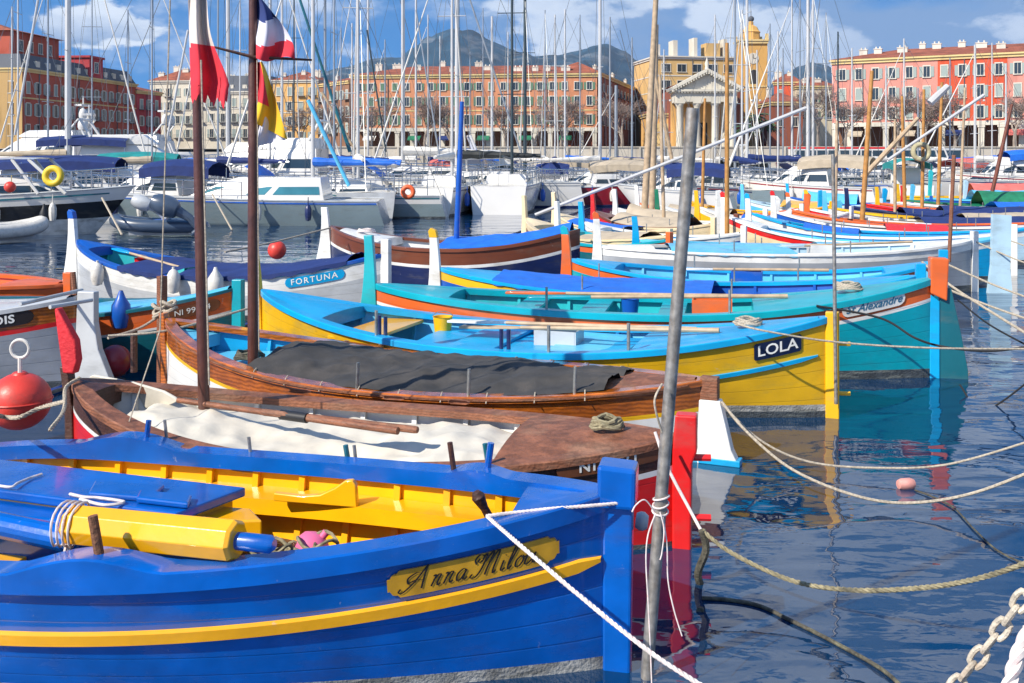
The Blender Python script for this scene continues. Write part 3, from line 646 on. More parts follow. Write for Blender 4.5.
MB().prism([(.051, -.3), (.36, -.3), (.34, .10), (.27, .5), (.17, B5.g1-.1), (.051, B5.g1-.1)], B5.P1, B5.u, Vector((0, 0, 1)), .035).build('rudder', 'teal', B5.root, smooth=False, bevel=.008)
B5.plate(.895, .100, .68, .145, 'white', 'St Alexandre', 'letterblue', .115, .35, bold=.0015)
B5.pins('pin', [(.35, -1), (.66, -1)], h=.26, r=.014)

# 6, 7, 8 --- behind
B6 = simple_pointu('blue fishing boat with a white stem tipped yellow, behind the turquoise and orange one', (441, 14.1, 268), (917, 12.6, 276), .80, .66, 'blue', 'azure', 'blue', sheer='yellow', postL='white', tipL='yellow', topL=.55, postR='azure', k=16, cover=('tarpb', .14, .60, .06), seed=2)
B7 = simple_pointu('blue and orange fishing boat with an orange stem tipped turquoise', (572, 15.4, 259), (940, 13.9, 261), .85, .66, 'turq', 'azure', 'sky', sheer='orange', postL='orange', tipL='turq', topL=.50, postR='azure', k=16, seed=3)
B7.plate(.86, .12, .5, .13, 'sky', None); MB().lathe(B7.hp(.955, B7.g(.955)-.12, -1, .0), [(0, .02), (.07, .02), (.07, 0)], 14, axis=-B7.n).build('round_badge', 'sky', B7.root)
B8 = simple_pointu('white and grey fishing boat with a white stem tipped orange', (602, 18.3, 246), (972, 18.0, 240), .9, .74, 'grey', 'white', 'pale', sheer='white', postL='white', tipL='orange', topL=.62, postR='white', k=14, seed=4, cover=('sky', .18, .5, .06))
MB().prism([(.14, -.3), (.62, -.3), (.56, .4), (.58, 1.38), (.26, 1.40), (.24, .5)], B8.P1+Vector((0, -.2, 0)), B8.u, Vector((0, 0, 1)), .05).build('rudder', 'pale', B8.root, smooth=False)

# left hand group
BA = Pointu('grey fishing boat with a varnished plank and black name board at the left edge', (-330, 11.6, 330), (78, 10.4, 297), .95, .72,
            [('d', 0, 'varnish'), ('d', .21, 'red'), ('d', .26, 'grey'), ('z', .10, 'boot')], k=18)
BA.rail('ltgrey', .14, .05, .02); BA.lining('sky', .25, 'sky'); BA.deck('ltgrey', .70, .985, camber=.04)
BA.post(1, [(-.25, -.3), (.48, -.3), (.44, .04), (.27, .42), (.22, .70), (.22, 1.02), (.02, 1.02), (.0, .50), (-.18, .05)], 'ltgrey', .045, name='flared_stem', bevel=.012)
BA.plate(.872, .105, .80, .14, 'plateblk', 'CHAMOIS', 'letterw', .115, bold=.003, space=1.05)
for (a, b) in (((20, 312), (82, 290)), ((50, 315), (92, 300))): MB().tube([W(a[0], a[1]-8, 1.0), W(b[0], b[1], 1.0)], .02, 8).build('deck_rail', 'ltgrey', BA.root)
BC = simple_pointu('bright orange open boat at the left edge behind the grey one', (-260, 14.6, 268), (66, 13.6, 284), .85, .7, 'orange', 'orange', 'orange', k=12, seed=5, postR='orange')
BD = Pointu('teal and orange fishing boat with the oval NI registration board', (-120, 12.6, 300), (236, 11.5, 288), .78, .60, [('d', 0, 'orange'), ('d', .24, 'white'), ('d', .27, 'teal'), ('z', .1, 'teal')], k=16)
BD.rail('teal', .1, .04, .02); BD.lining('sky', .2, 'sky'); BD.deck('sky', .62, .985, camber=.05)
BD.post(1, [(-.03, -.3), (.09, -.3), (.09, BD.g1+.10), (-.03, BD.g1+.10)], 'turq', .05, name='stern_post')
BD.plate(.925, .13, .50, .13, 'platebrown', 'NI 99874', 'letterw', .09)
BE = Pointu('white and blue fishing boat with a blue cover and the pale FORTUNA name board', (78, 16.9, 240), (384, 14.6, 254), .85, .62, [('d', 0, 'sky'), ('d', .05, 'white'), ('d', .28, 'ltgrey'), ('z', .08, 'boot')], k=16)
BE.rail('blue', .12, .05, .02); BE.lining('aqua', .2, 'aqua', ribs=9, each=True); BE.deck('blue', .015, .08); BE.deck('blue', .9, .985)
BE.cover('tarpn', .48, .93, .10, over=.03, name='blue_cover', seed=9); BE.cover('tarpn', .27, .44, .06, over=.03, name='blue_cover', seed=10)
BE.curved_post(0, 'white', .0, BE.g0+.50, w0=.34, w1=.09, lean=.10, tipm='blue', tiph=.14); BE.post(1, [(-.03, -.3), (.1, -.3), (.1, BE.g1+.22), (-.03, BE.g1+.22)], 'white', .05, name='stern_post')
BE.plate(.855, .15, .82, .14, 'azure', 'FORTUNA', 'letterw', .12, bold=.001, space=1.25)
for t_, h_ in ((.175, .0), (.47, .0)):
    f = BE.p(t_+.02, -BE.w(t_)-.13, .58); MB().lathe(f, [(0, -.2), (.07, -.18), (.10, -.08), (.10, .06), (.06, .14), (.02, .17), (.02, .2), (0, .2)], 12).build('fender', 'fender', BE.root)
BF = Pointu('brown, white and navy fishing boat with a bright blue cover and a blue pole mast', (331, 20.4, 226), (580, 19.0, 229), .95, .68, [('d', 0, 'brown'), ('d', .30, 'white'), ('d', .36, 'navy'), ('z', .06, 'navy')], k=14)
BF.rail('brown', .12, .06, .02); BF.lining('white', .2, 'white'); BF.deck('white', .06, .25, camber=.05); BF.cover('tarpb', .50, .97, .16, over=.0, seed=11, name='blue_cover'); BF.curved_post(0, 'white', 0, BF.g0+.38, w0=.34, w1=.1, lean=.1)
BF.mast('blue', 456, 19.5, 3.5, .055, .6, 6)
# ------------------------------------------------------------------ water, quays, land
def water_mat():
    m = bpy.data.materials.new('harbour water'); m.use_nodes = True; t = m.node_tree; L = t.links.new
    p = t.nodes['Principled BSDF']; p.inputs['Base Color'].default_value = (0.001, 0.026, 0.080, 1); p.inputs['Roughness'].default_value = 0.015; p.inputs['IOR'].default_value = 1.85
    p.inputs['Specular IOR Level'].default_value = 0.62
    tcn = t.nodes.new('ShaderNodeTexCoord'); h = None
    for (sc, st, w, rot) in ((0.50, (1, 1.9, 1), .050, 20), (1.9, (1, 1.7, 1), .0048, -15), (6.0, (1, 1.5, 1), .0010, 35)):
        mp = t.nodes.new('ShaderNodeMapping'); mp.inputs['Scale'].default_value = st; mp.inputs['Rotation'].default_value = (0, 0, R_(rot)); L(tcn.outputs['Object'], mp.inputs[0])
        n = t.nodes.new('ShaderNodeTexNoise'); n.inputs['Scale'].default_value = sc; n.inputs['Detail'].default_value = 2.5; n.inputs['Distortion'].default_value = .6; L(mp.outputs[0], n.inputs['Vector'])
        k = t.nodes.new('ShaderNodeMath'); k.operation = 'MULTIPLY_ADD'; L(n.outputs['Fac'], k.inputs[0]); k.inputs[1].default_value = w
        if h is None: k.inputs[2].default_value = 0
        else: L(h, k.inputs[2])
        h = k.outputs[0]
    b = t.nodes.new('ShaderNodeBump'); b.inputs['Strength'].default_value = 1.0; b.inputs['Distance'].default_value = 1.0; L(h, b.inputs['Height']); L(b.outputs[0], p.inputs['Normal'])
    return m
M['water'] = water_mat()
tag(MB().add([(-900, -60, 0), (900, -60, 0), (900, 260, 0), (-900, 260, 0)], [(0, 1, 2, 3)]).build('water', 'water', smooth=False), kind='structure')
M['seabed'] = mat('land', (0.16, 0.14, 0.11), 0.9, vscale=.05)
M['quaytop'] = mat('quay paving', (0.42, 0.39, 0.34), 0.85, vscale=.4)
M['stone'] = mat('pale retaining wall stone', (0.46, 0.42, 0.36), 0.85, var=.12, vscale=.25, stain=(.26, .23, .19), stain_amt=.5, sscale=(.3, .3, .05))
tag(MB().add([(-9000, 168, 3.99), (9000, 168, 3.99), (9000, 16000, 3.99), (-9000, 16000, 3.99)], [(0, 1, 2, 3)]).build('ground', 'seabed', smooth=False), kind='structure')
tag(MB().box(-700, 700, 150, 168.2, -1.5, 1.0).build('quay', 'quaytop', smooth=False), kind='structure')
tag(MB().box(-700, 700, 166.6, 170, 3.90, 4.0).build('pavement', 'quaytop', smooth=False), kind='structure')
mb = MB().box(-40, 400, 165.6, 166.59, .9, 4.15); mb.box(-40, 400, 165.4, 166.7, 4.152, 4.32)
for i in range(110): mb.box(-39+i*4, -38.7+i*4, 165.3, 165.61, .95, 4.149)
solo('retaining_wall', mb, 'stone', 'long pale stone retaining wall below the street and its arcades', 'wall', smooth=False)
solo('retaining_wall', MB().box(-400, -40.2, 165.6, 166.58, .9, 3.4), 'stone', 'lower stone wall behind the yachts on the left half', 'wall', smooth=False)
# mountains
M['hill'] = mat('haze blue woods and limestone', (0.010, 0.045, 0.078), 0.95, var=.6, vscale=.012, stain=(.22, .22, .22), stain_amt=.6, sscale=(.006, .006, .02))  # base colour has the blue of distance haze painted in
def ridge(name, prof, Y, depth, seed, mt='hill'):
    rnd = random.Random(seed); from mathutils import noise as nz
    def hgt(x):
        for (a, b) in zip(prof, prof[1:]):
            if a[0] <= x <= b[0]: q = (x-a[0])/(b[0]-a[0]); q = q*q*(3-2*q); return a[1]+(b[1]-a[1])*q
        return prof[0][1] if x < prof[0][0] else prof[-1][1]
    x0, x1 = prof[0][0], prof[-1][0]; nx = 120; rows = []
    for j in range(15):
        q = j/14; yy = Y-depth+depth*1.5*q; r = []
        f = math.sin(min(1, q*1.5)*math.pi/2)**1.15 if q < .667 else 1-(q-.667)*1.6
        for i in range(nx+1):
            px = x0+(x1-x0)*i/nx; X = (px-512)*yy/F; top = H+(HZ-hgt(px))*Y/F
            z = 4+(top-4)*f; z += (nz.noise(Vector((X*.004, yy*.004, seed)))*.20+nz.noise(Vector((X*.013, yy*.013, seed)))*.12+nz.noise(Vector((X*.03, yy*.03, seed)))*.05)*(top)*max(0, 1-abs(f)**5)
            r.append((X, yy, max(z, 3)))
        rows.append(r)
    tag(MB().grid(rows).build(name, mt, auto=80), kind='structure')
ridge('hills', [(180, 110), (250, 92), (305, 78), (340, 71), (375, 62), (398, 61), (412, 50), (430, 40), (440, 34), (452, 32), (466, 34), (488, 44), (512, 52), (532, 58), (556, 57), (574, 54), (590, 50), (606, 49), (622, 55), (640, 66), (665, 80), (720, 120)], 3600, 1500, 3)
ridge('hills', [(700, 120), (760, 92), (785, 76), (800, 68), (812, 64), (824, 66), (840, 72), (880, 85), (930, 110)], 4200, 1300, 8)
# ------------------------------------------------------------------ buildings
def wallm(name, c, **k): M[name] = mat('stucco '+name, c, 0.88, var=.10, vscale=.12, stain=(c[0]*.62, c[1]*.62, c[2]*.62), stain_amt=.8, sscale=(.22, .22, .07), **k); return name
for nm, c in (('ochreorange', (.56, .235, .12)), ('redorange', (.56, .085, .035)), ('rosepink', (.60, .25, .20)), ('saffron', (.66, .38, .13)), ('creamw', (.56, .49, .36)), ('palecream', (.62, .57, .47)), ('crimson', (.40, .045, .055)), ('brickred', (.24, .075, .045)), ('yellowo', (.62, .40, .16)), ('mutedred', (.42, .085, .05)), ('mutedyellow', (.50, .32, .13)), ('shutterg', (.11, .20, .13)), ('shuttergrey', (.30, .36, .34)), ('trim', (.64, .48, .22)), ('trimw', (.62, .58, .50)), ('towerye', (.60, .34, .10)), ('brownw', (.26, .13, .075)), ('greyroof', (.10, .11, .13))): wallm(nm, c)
M['tiles'] = mat('terracotta roof tiles', (.30, .085, .045), .85, var=.35, vscale=.5, wave=('X', 1.2, .25, 1), stain=(.16, .06, .04), stain_amt=.6, sscale=(.4, .4, .4))
M['dark'] = mat('dark paint and opening shade', (.025, .022, .02), .8); M['winglass'] = mat('window glass', (.03, .045, .06), .15, var=.4, vscale=.3)  # near black of door and clock hands; also painted shade in the belfry arch
def window_proto(w, h, shut, frame='trimw', arch=False):
    f = MB(); t = .16
    f.box(-w/2-t, -w/2, -.12, 0, 0, h); f.box(w/2, w/2+t, -.12, 0, 0, h); f.box(-w/2-t, w/2+t, -.14, 0, h, h+t*1.3); f.box(-w/2-t*1.4, w/2+t*1.4, -.24, 0, -t, 0)
    f.box(-.03, .03, -.06, -.03, 0, h, 0); f.box(-w/2, w/2, -.03, 0, 0, h, 1)
    s = None
    if shut:
        s = MB(); sw = w*.5; s.box(-sw/2, sw/2, -.10, -.04, .02, h-.02)
    return f, s, frame, shut
WIN = {}
def window(root, x, z, w, h, shut, frame='trimw', face=0, y=0.0, closed=False, rot=None):
    key = (w, h, shut, frame, closed)
    if key not in WIN:
        f, s, fr, sh = window_proto(w, h, shut, frame); fo = f.build('window', [fr, 'winglass'], None, smooth=False); so_ = None
        if s:
            if closed: s = MB().box(-w/2+.02, w/2-.02, -.10, -.045, .02, h-.02)
            so_ = s.build('shutter', sh, None, smooth=False); so_.hide_render = False
        WIN[key] = (fo.data, so_.data if so_ else None)
        bpy.data.objects.remove(fo)
        if so_: bpy.data.objects.remove(so_)
    a, b = WIN[key]; o = bpy.data.objects.new('window', a); COL.objects.link(o); o.parent = root; o.location = (x, y, z)
    if rot: o.rotation_euler = (0, 0, rot)
    if b:
        for dx in ((0,) if closed else ((-1, 1), (-1, 1), (-1,), (1,), (-1, 1))[int(abs(x*7.3+z*3.1)) % 5]): s = bpy.data.objects.new('shutter', b); COL.objects.link(s); s.parent = o; s.location.x = dx*(w*.75+.18)
    return o
def block(label, A, B, depth, zt, walls, rows, pitch, arcade=None, roof=('hip', 4.5, 'tiles'), z0=4.0, cat='building', name='building', win=(1.1, 1.9), shut='shutterg', bands=(), chim=6, group=None, start=None, seed=1, side=None, cornice='trim'):
    """A, B: (px, Y) of the front corners. walls: [(fraction to, material)] along the front."""
    a = Vector(((A[0]-512)*A[1]/F, A[1], 0)); b = Vector(((B[0]-512)*B[1]/F, B[1], 0)); ln = (b-a).length; rz = math.atan2(b.y-a.y, b.x-a.x)
    r = local(name, label, cat, (a.x, a.y, 0), rz, group); rnd = random.Random(seed)
    zb = z0+(arcade[0] if arcade else 0); x = 0
    for fr, wm in walls:
        MB().box(x, fr*ln, 0, depth, zb, zt).build('wall', wm, r, smooth=False); x = fr*ln+.0
    if arcade:
        ah, pitcha, pm = arcade; k = max(2, int(ln/pitcha)); mb = MB()
        for i in range(k+1):
            c = min(max(i*ln/k, .55), ln-.55); mb.box(c-.5, c+.5, .1, 1.1, z0, zb-.55)
            mb.box(c-.65, c+.65, -.02, 1.2, zb-.95, zb-.552)
        mb.box(-.05, ln+.05, -.06, 1.25, zb-.55, zb+.25); mb.build('arcade_pillars', pm, r, smooth=False)
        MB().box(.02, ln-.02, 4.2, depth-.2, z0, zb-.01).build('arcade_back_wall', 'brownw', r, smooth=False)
    mb = MB().box(-.5, ln+.5, -.55, depth+.5, zt, zt+.35); mb.box(-.25, ln+.25, -.28, depth+.25, zt-.5, zt-.001)
    mb.build('cornice', cornice, r, smooth=False)
    for z in bands: MB().box(-.08, ln+.08, -.09, depth+.08, z, z+.3).build('string_course', cornice, r, smooth=False)
    k = int((ln-2)/pitch)+1; x0 = (ln-(k-1)*pitch)/2 if start is None else start
    for (z, hh) in rows:
        for i in range(k):
            xx = x0+i*pitch
            if xx > ln-.8: break
            window(r, xx, z, win[0], hh, shut, closed=rnd.random() < .25)
            if shut == 'shuttergrey' and not arcade and rnd.random() < .45:
                mb = MB().box(xx-1.1, xx+1.1, -.8, 0, z-.28, z-.16).box(xx-1.1, xx+1.1, -.8, -.76, z+.72, z+.78)
                for q in range(8): mb.box(xx-1.08+q*.305, xx-1.04+q*.305, -.8, -.76, z-.16, z+.72)
                mb.build('balcony', 'greyroof', r, smooth=False)
    if side:   # windows on the receding right or left side
        n_, sp, sd = side
        for (z, hh) in rows:
            for i in range(n_):
                o = window(r, ln if sd > 0 else 0, z, win[0], hh, shut, y=2.5+i*sp, rot=math.pi/2 if sd > 0 else -math.pi/2)
    for i in range(max(1, int(ln/16))):
        xx = ln*(i+.5)/max(1, int(ln/16))+rnd.uniform(-1, 1)-pitch/2; MB().tube([(xx, -.14, zb+.3), (xx, -.14, zt-.52)], .09, 5).build('drainpipe', 'greyroof', r)
    if arcade:
        for i in range(int(ln/9)):
            xx = 2+i*9+rnd.uniform(0, 3); MB().add([(xx, -.08, z0+3.6), (xx+2.9, -.08, z0+3.6), (xx+2.9, -1.7, z0+2.8), (xx, -1.7, z0+2.8), (xx, -1.7, z0+2.5), (xx+2.9, -1.7, z0+2.5)], [(0, 1, 2, 3), (3, 2, 5, 4)]).build('awning', rnd.choice(['coral', 'canvas', 'tarpbe', 'tarpn', 'tarpg']), r, smooth=False)
    kd, rh, rm = roof
    if kd == 'hip':
        e = .6; i_ = min(depth/2, ln/2-.5); z = zt+.351
        vs = [(-e, -e, z), (ln+e, -e, z), (ln+e, depth+e, z), (-e, depth+e, z), (i_, depth/2, z+rh), (ln-i_, depth/2, z+rh)]
        MB().add(vs, [(0, 1, 5, 4), (1, 2, 5), (2, 3, 4, 5), (3, 0, 4), (0, 3, 2, 1)]).build('roof', rm, r, smooth=False)
    elif kd == 'mansard':
        e = 0; z = zt+.351; vs = [(0, 0, z), (ln, 0, z), (ln, depth, z), (0, depth, z), (1.6, 1.6, z+rh), (ln-1.6, 1.6, z+rh), (ln-1.6, depth-1.6, z+rh), (1.6, depth-1.6, z+rh)]
        MB().add(vs, [(0, 1, 5, 4), (1, 2, 6, 5), (2, 3, 7, 6), (3, 0, 4, 7), (4, 5, 6, 7)]).build('roof', rm, r, smooth=False)
        for i in range(int(ln/4)): MB().box(1.5+i*4, 2.9+i*4, .3, 2.2, z, z+1.9).build('dormer', 'trimw', r, smooth=False)
    for i in range(chim):
        cx = ln*(.05+.9*(i+rnd.random()*.7)/chim); cy = depth*rnd.uniform(.12, .5); zr = zt+.3+rh*min(1, 2*cy/depth)
        w_ = rnd.uniform(.5, 1.1); mb = MB().box(cx-w_, cx+w_, cy-.4, cy+.4, zr-1.0, zr+.9).box(cx-w_-.1, cx+w_+.1, cy-.5, cy+.5, zr+.9, zr+1.05)
        for q in range(2): mb.lathe((cx-w_*.5+q*w_, cy, zr+1.05), [(.16, 0), (.14, .4)], 8)
        mb.build('chimney', 'trimw', r, smooth=False)
    return r
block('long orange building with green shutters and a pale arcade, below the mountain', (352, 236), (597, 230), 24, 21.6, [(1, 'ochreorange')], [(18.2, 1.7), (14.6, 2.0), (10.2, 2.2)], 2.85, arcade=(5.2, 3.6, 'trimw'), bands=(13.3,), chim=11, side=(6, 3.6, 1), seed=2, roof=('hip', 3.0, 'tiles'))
# low arched corner bay of the orange building stands in its own wall: arch
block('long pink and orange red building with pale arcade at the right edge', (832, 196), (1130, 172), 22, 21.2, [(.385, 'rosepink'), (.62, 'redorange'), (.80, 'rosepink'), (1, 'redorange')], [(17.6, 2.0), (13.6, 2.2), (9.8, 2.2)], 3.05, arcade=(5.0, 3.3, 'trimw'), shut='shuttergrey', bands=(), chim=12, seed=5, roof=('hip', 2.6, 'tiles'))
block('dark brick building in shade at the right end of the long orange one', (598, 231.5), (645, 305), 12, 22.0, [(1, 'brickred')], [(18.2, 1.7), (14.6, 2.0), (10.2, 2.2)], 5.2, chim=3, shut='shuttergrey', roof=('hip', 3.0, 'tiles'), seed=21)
# left, red corner house
rr = block('red and yellow corner house with attic storey at the far left', (22, 214), (136, 262), 30, 21.4, [(1, 'mutedred')], [(16.4, 2.4), (11.6, 2.6), (7.2, 2.4)], 3.4, chim=0, shut='shuttergrey', bands=(15.2,), roof=('mansard', 3.2, 'greyroof'), seed=3, side=(6, 3.6, -1))
MB().box(-.12, .02, -.1, 29.9, 4, 21).build('yellow_side_wall', 'mutedyellow', rr, smooth=False)
mb = MB(); mb.box(2, 20, 4, 20, 24.5, 30.2); mb.build('attic_wall', 'mutedred', rr, smooth=False)
MB().add([(1, 3, 30), (21, 3, 30), (21, 21, 30), (1, 21, 30), (4, 12, 33), (17, 12, 32)], [(0, 1, 5, 4), (1, 2, 5), (2, 3, 4, 5), (3, 0, 4), (0, 3, 2, 1)]).build('attic_roof', 'tiles', rr, smooth=False)
for i in range(4): window(rr, 5.5+i*3.6, 26, 1.4, 2.2, None, y=3.98)
mb = MB(); mb.box(26, 32, -.15, 8, 21.8, 26.5).box(25.6, 32.4, -.5, 8.4, 26.5, 27); mb.build('gable_tower', 'crimson', rr, smooth=False); window(rr, 29, 23, 1.6, 2.4, None, y=-.16)
block('crimson red house with grey shutters behind the white yachts', (136.5, 262), (161, 272), 14, 19.8, [(1, 'crimson')], [(15.4, 2.4), (11, 2.4), (6.6, 2.4)], 3.2, chim=1, shut='shuttergrey', roof=('hip', 2, 'tiles'), seed=4)
block('cream house with balconies and orange tiled roof beside the crimson house', (150, 292), (196, 290), 16, 24.6, [(1, 'palecream')], [(20.4, 2.2), (16.4, 2.2), (12.4, 2.2), (8.4, 2.2)], 3.1, chim=4, shut='shuttergrey', bands=(16, 12, 8), roof=('hip', 4, 'tiles'), seed=6, cornice='trimw')
block('pale cream house with a grey mansard roof seen between the two brown masts', (196.5, 288), (272, 286), 16, 21.2, [(1, 'palecream')], [(17.2, 2.3), (12.8, 2.3), (8.4, 2.3)], 3.3, chim=4, shut='shuttergrey', bands=(16.4, 12.0, 7.6), roof=('mansard', 4.6, 'greyroof'), seed=7, cornice='trimw')
block('yellow cream house right of the flag mast', (273, 282), (318, 280), 16, 24.0, [(1, 'saffron')], [(20, 2.2), (15.8, 2.3), (11.6, 2.3), (7.4, 2.3)], 3.3, chim=3, shut='shuttergrey', bands=(15,), roof=('hip', 3, 'tiles'), seed=8, cornice='trimw')
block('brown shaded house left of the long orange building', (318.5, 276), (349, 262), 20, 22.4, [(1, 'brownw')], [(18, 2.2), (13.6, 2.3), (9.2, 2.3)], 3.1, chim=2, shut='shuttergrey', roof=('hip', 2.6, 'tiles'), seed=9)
block('small tan house on the slope above the long orange roof, left', (356, 420), (376, 420), 10, 33, [(1, 'creamw')], [(29, 2)], 3, chim=1, shut=None, roof=('hip', 2, 'tiles'), seed=10)
block('distant pale house peeping over the left end of the long orange roof', (338, 430), (352, 430), 10, 31, [(1, 'palecream')], [(27.5, 2)], 3, chim=0, shut=None, roof=('hip', 3, 'tiles'), seed=11)
# behind and beside the church
ab = block('cream apartment block with terraces behind the church portico', (656, 268), (738, 272), 20, 29.5, [(1, 'yellowo')], [(25.6, 2.0), (21.2, 2.0), (16.8, 2.0)], 4.4, chim=0, win=(2.4, 2.0), shut=None, bands=(24.4, 20.0, 15.6), roof=('flat', 0, 'trimw'), seed=12, cornice='trimw')
for i, (x, w_, h_) in enumerate(((.5, 1, 3.2), (5.2, 1.2, 4.4), (11, 1, 5.2), (14.5, 4, 3.8), (19.5, 1, 5))): MB().box(x, x+w_, 1, 5, 29.8, 29.8+h_).build('roof_parapet_post' if w_ < 2 else 'penthouse', 'yellowo' if w_ > 2 else 'palecream', ab, smooth=False)
for i in range(4): MB().box(1.5+i*5.4, 5.2+i*5.4, -1.0, .0, 20.0, 21.1).build('balcony', 'palecream', ab, smooth=False)
lb = block('low yellow building left of the church portico', (648, 226), (678, 226), 12, 12.2, [(1, 'saffron')], [], 4, chim=0, roof=('hip', 1.8, 'tiles'), seed=13)
MB().box(1.5, 5.6, -.12, .02, 4, 10.2).build('blind_arch', 'trim', lb, smooth=False)
block('small orange house with tiled roof right of the church', (774, 268), (800, 266), 12, 22.4, [(1, 'redorange')], [(18.4, 2.2)], 3.4, chim=2, shut='shuttergrey', roof=('hip', 2.6, 'tiles'), seed=14)
block('brown building with a sloping roof right of the church', (772, 226), (803, 226), 14, 14.8, [(1, 'brickred')], [(9.6, 2)], 3.4, chim=1, shut=None, roof=('hip', 2.4, 'tiles'), seed=15)
block('tan house behind the bare trees left of the pink building', (797, 262), (834, 262), 12, 21.0, [(1, 'creamw')], [(17, 2), (12.6, 2)], 3.6, chim=2, roof=('hip', 2.8, 'tiles'), seed=16)
# church
cx0, cx1, cy = (675-512)*.215, (737-512)*.215, 215.0; wch = cx1-cx0
ch = local('church', 'pale stone church with a columned portico and triangular pediment', 'church', (cx0, cy, 4)); S = 'stone'
M['churchstone'] = mat('church limestone', (.60, .56, .47), .85, var=.12, vscale=.4, stain=(.34, .31, .26), stain_amt=.5, sscale=(.5, .5, .12))
for i in range(6): MB().box(-.6-.2*i, wch+.6+.2*i, -1.6-.4*i, 6, -.18*i-.18, -.18*i).build('portico_step', 'churchstone', ch, smooth=False) if i < 3 else None
for i, x in enumerate((1.0, 4.7, 8.6, 12.3)):
    MB().lathe((x, 0, 0), [(.95, 0), (.95, .3), (.78, .5), (.74, 3), (.66, 9.3), (.72, 9.4), (.95, 10.0), (.95, 10.1)], 18).box(x-1.0, x+1.0, -1.0, 1.0, 10.1, 10.45).build('column', 'churchstone', ch)
for i, x in enumerate((1.9, 11.4)): MB().lathe((x, 4.2, 0), [(.75, 0), (.70, 3), (.66, 10.4)], 14).build('column', 'churchstone', ch)
MB().box(.2, wch-.2, -1.0, 5.9, 10.45, 12.6).build('entablature', 'churchstone', ch, smooth=False)
mb = MB().box(-.5, wch+.5, -1.7, 6, 12.6, 13.1)
for i in range(20): mb.box(-.3+i*(wch+.2)/20, .05+i*(wch+.2)/20, -1.55, -1.0, 12.3, 12.599)
mb.build('cornice', 'churchstone', ch, smooth=False)
MB().prism([(-.3, 0), (wch+.3, 0), (wch/2, 3.3)], (0, 2.4, 13.1), (1, 0, 0), (0, 0, 1), 3.2).build('pediment', 'churchstone', ch, smooth=False)
mb = MB()
for sd in (-1, 1):
    a = Vector((wch/2+sd*(wch/2+.9), 2.2, 13.15)); b = Vector((wch/2, 2.2, 17.2)); d = (b-a)
    n_ = d.cross(Vector((0, 1, 0))).normalized()*.3
    mb.ob((a+b)/2, d/2, (0, 4.3, 0), n_)
    for i in range(14): c = a.lerp(b, (i+.5)/14); mb.box(c.x-.15, c.x+.15, -2.05, -.85, c.z-.75, c.z-.25)
mb.build('raking_cornice', 'churchstone', ch, smooth=False)
MB().lathe((wch/2, -1, 17.4), [(.5, 0), (.35, .6), (.5, 1.2), (.2, 2.0), (.02, 2.6)], 10).build('finial', 'churchstone', ch)
MB().box(.3, wch-.3, 6, 8, 0, 13).build('porch_wall', 'saffron', ch, smooth=False)
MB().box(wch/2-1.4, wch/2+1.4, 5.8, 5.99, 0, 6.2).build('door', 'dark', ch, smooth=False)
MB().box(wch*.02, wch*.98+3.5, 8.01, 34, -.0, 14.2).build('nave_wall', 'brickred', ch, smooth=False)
MB().add([(-.3, 7.9, 14.2), (wch+3.8, 7.9, 14.2), (wch+3.8, 34.4, 14.2), (-.3, 34.4, 14.2), (wch/2+1.6, 7.9, 17.2), (wch/2+1.6, 34.4, 17.2)], [(0, 4, 5, 3), (1, 2, 5, 4), (0, 1, 4), (2, 3, 5), (0, 3, 2, 1)]).build('nave_roof', 'tiles', ch, smooth=False)
for i in range(4): MB().box(wch+3.35+.3, wch+3.7+.3, 11+i*6, 12+i*6, 4, 13.9).build('buttress', 'brownw', ch, smooth=False)
# bell tower
tx = (751-512)*.246; tw = local('bell_tower', 'square yellow bell tower with clock and arched opening behind the church', 'tower', (tx, 246, 4))
MB().box(-3.3, 3.3, -3.0, 3.0, 0, 26.2).build('tower_shaft', 'towerye', tw, smooth=False)
mb = MB().box(-3.4, 3.4, -3.4, 3.4, 26.2, 26.8); mb.box(-3.15, 3.15, -3.15, 3.15, 15.6, 16.0); mb.box(-3.6, 3.6, -3.6, 3.6, 26.8, 27.2)
for sx in (-1, 1):
    for sy in (-1, 1): mb.box(sx*3.1-.35, sx*3.1+.35, sy*3.1-.35, sy*3.1+.35, 27.2, 28.6)
mb.build('cornice', 'trim', tw, smooth=False)
MB().lathe((0, 0, 27.2), [(2.2, 0), (2.2, 2.0), (2.4, 2.1), (2.0, 2.5), (1.5, 3.4), (.6, 3.9), (.6, 4.6), (.3, 4.9)], 8).build('lantern', 'towerye', tw, smooth=False)
mb = MB().ball((0, 0, 32.6), .75, 12); mb.tube([(0, 0, 33.2), (0, 0, 34.6)], .09, 6); mb.build('finial', 'greyroof', tw)
MB().lathe((-.2, -3.02, 22.6), [(0, .1), (1.35, .1), (1.35, 0)], 24, axis=(0, -1, 0)).build('clock_face', 'palecream', tw)
MB().box(-.26, -.14, -3.16, -3.13, 22.6, 23.6).box(-.2, .5, -3.16, -3.13, 22.55, 22.68).build('clock_hands', 'dark', tw, smooth=False)
ar = [(-.9, 0), (.9, 0), (.9, 2.6)]+[(.9*math.cos(a), 2.6+.9*math.sin(a)) for a in [math.pi*i/8 for i in range(1, 8)]]+[(-.9, 2.6)]
MB().prism(ar, (0, -3.02, 16.4), (1, 0, 0), (0, 0, 1), .04).build('belfry_shade_panel', 'dark', tw, smooth=False)  # flat dark panel painted as the shade inside the arch
ar2 = [(x*1.35, z*1.08) for x, z in ar]; MB().prism(ar2, (0, -3.005, 16.2), (1, 0, 0), (0, 0, 1), .03).build('opening_surround', 'trim', tw, smooth=False)
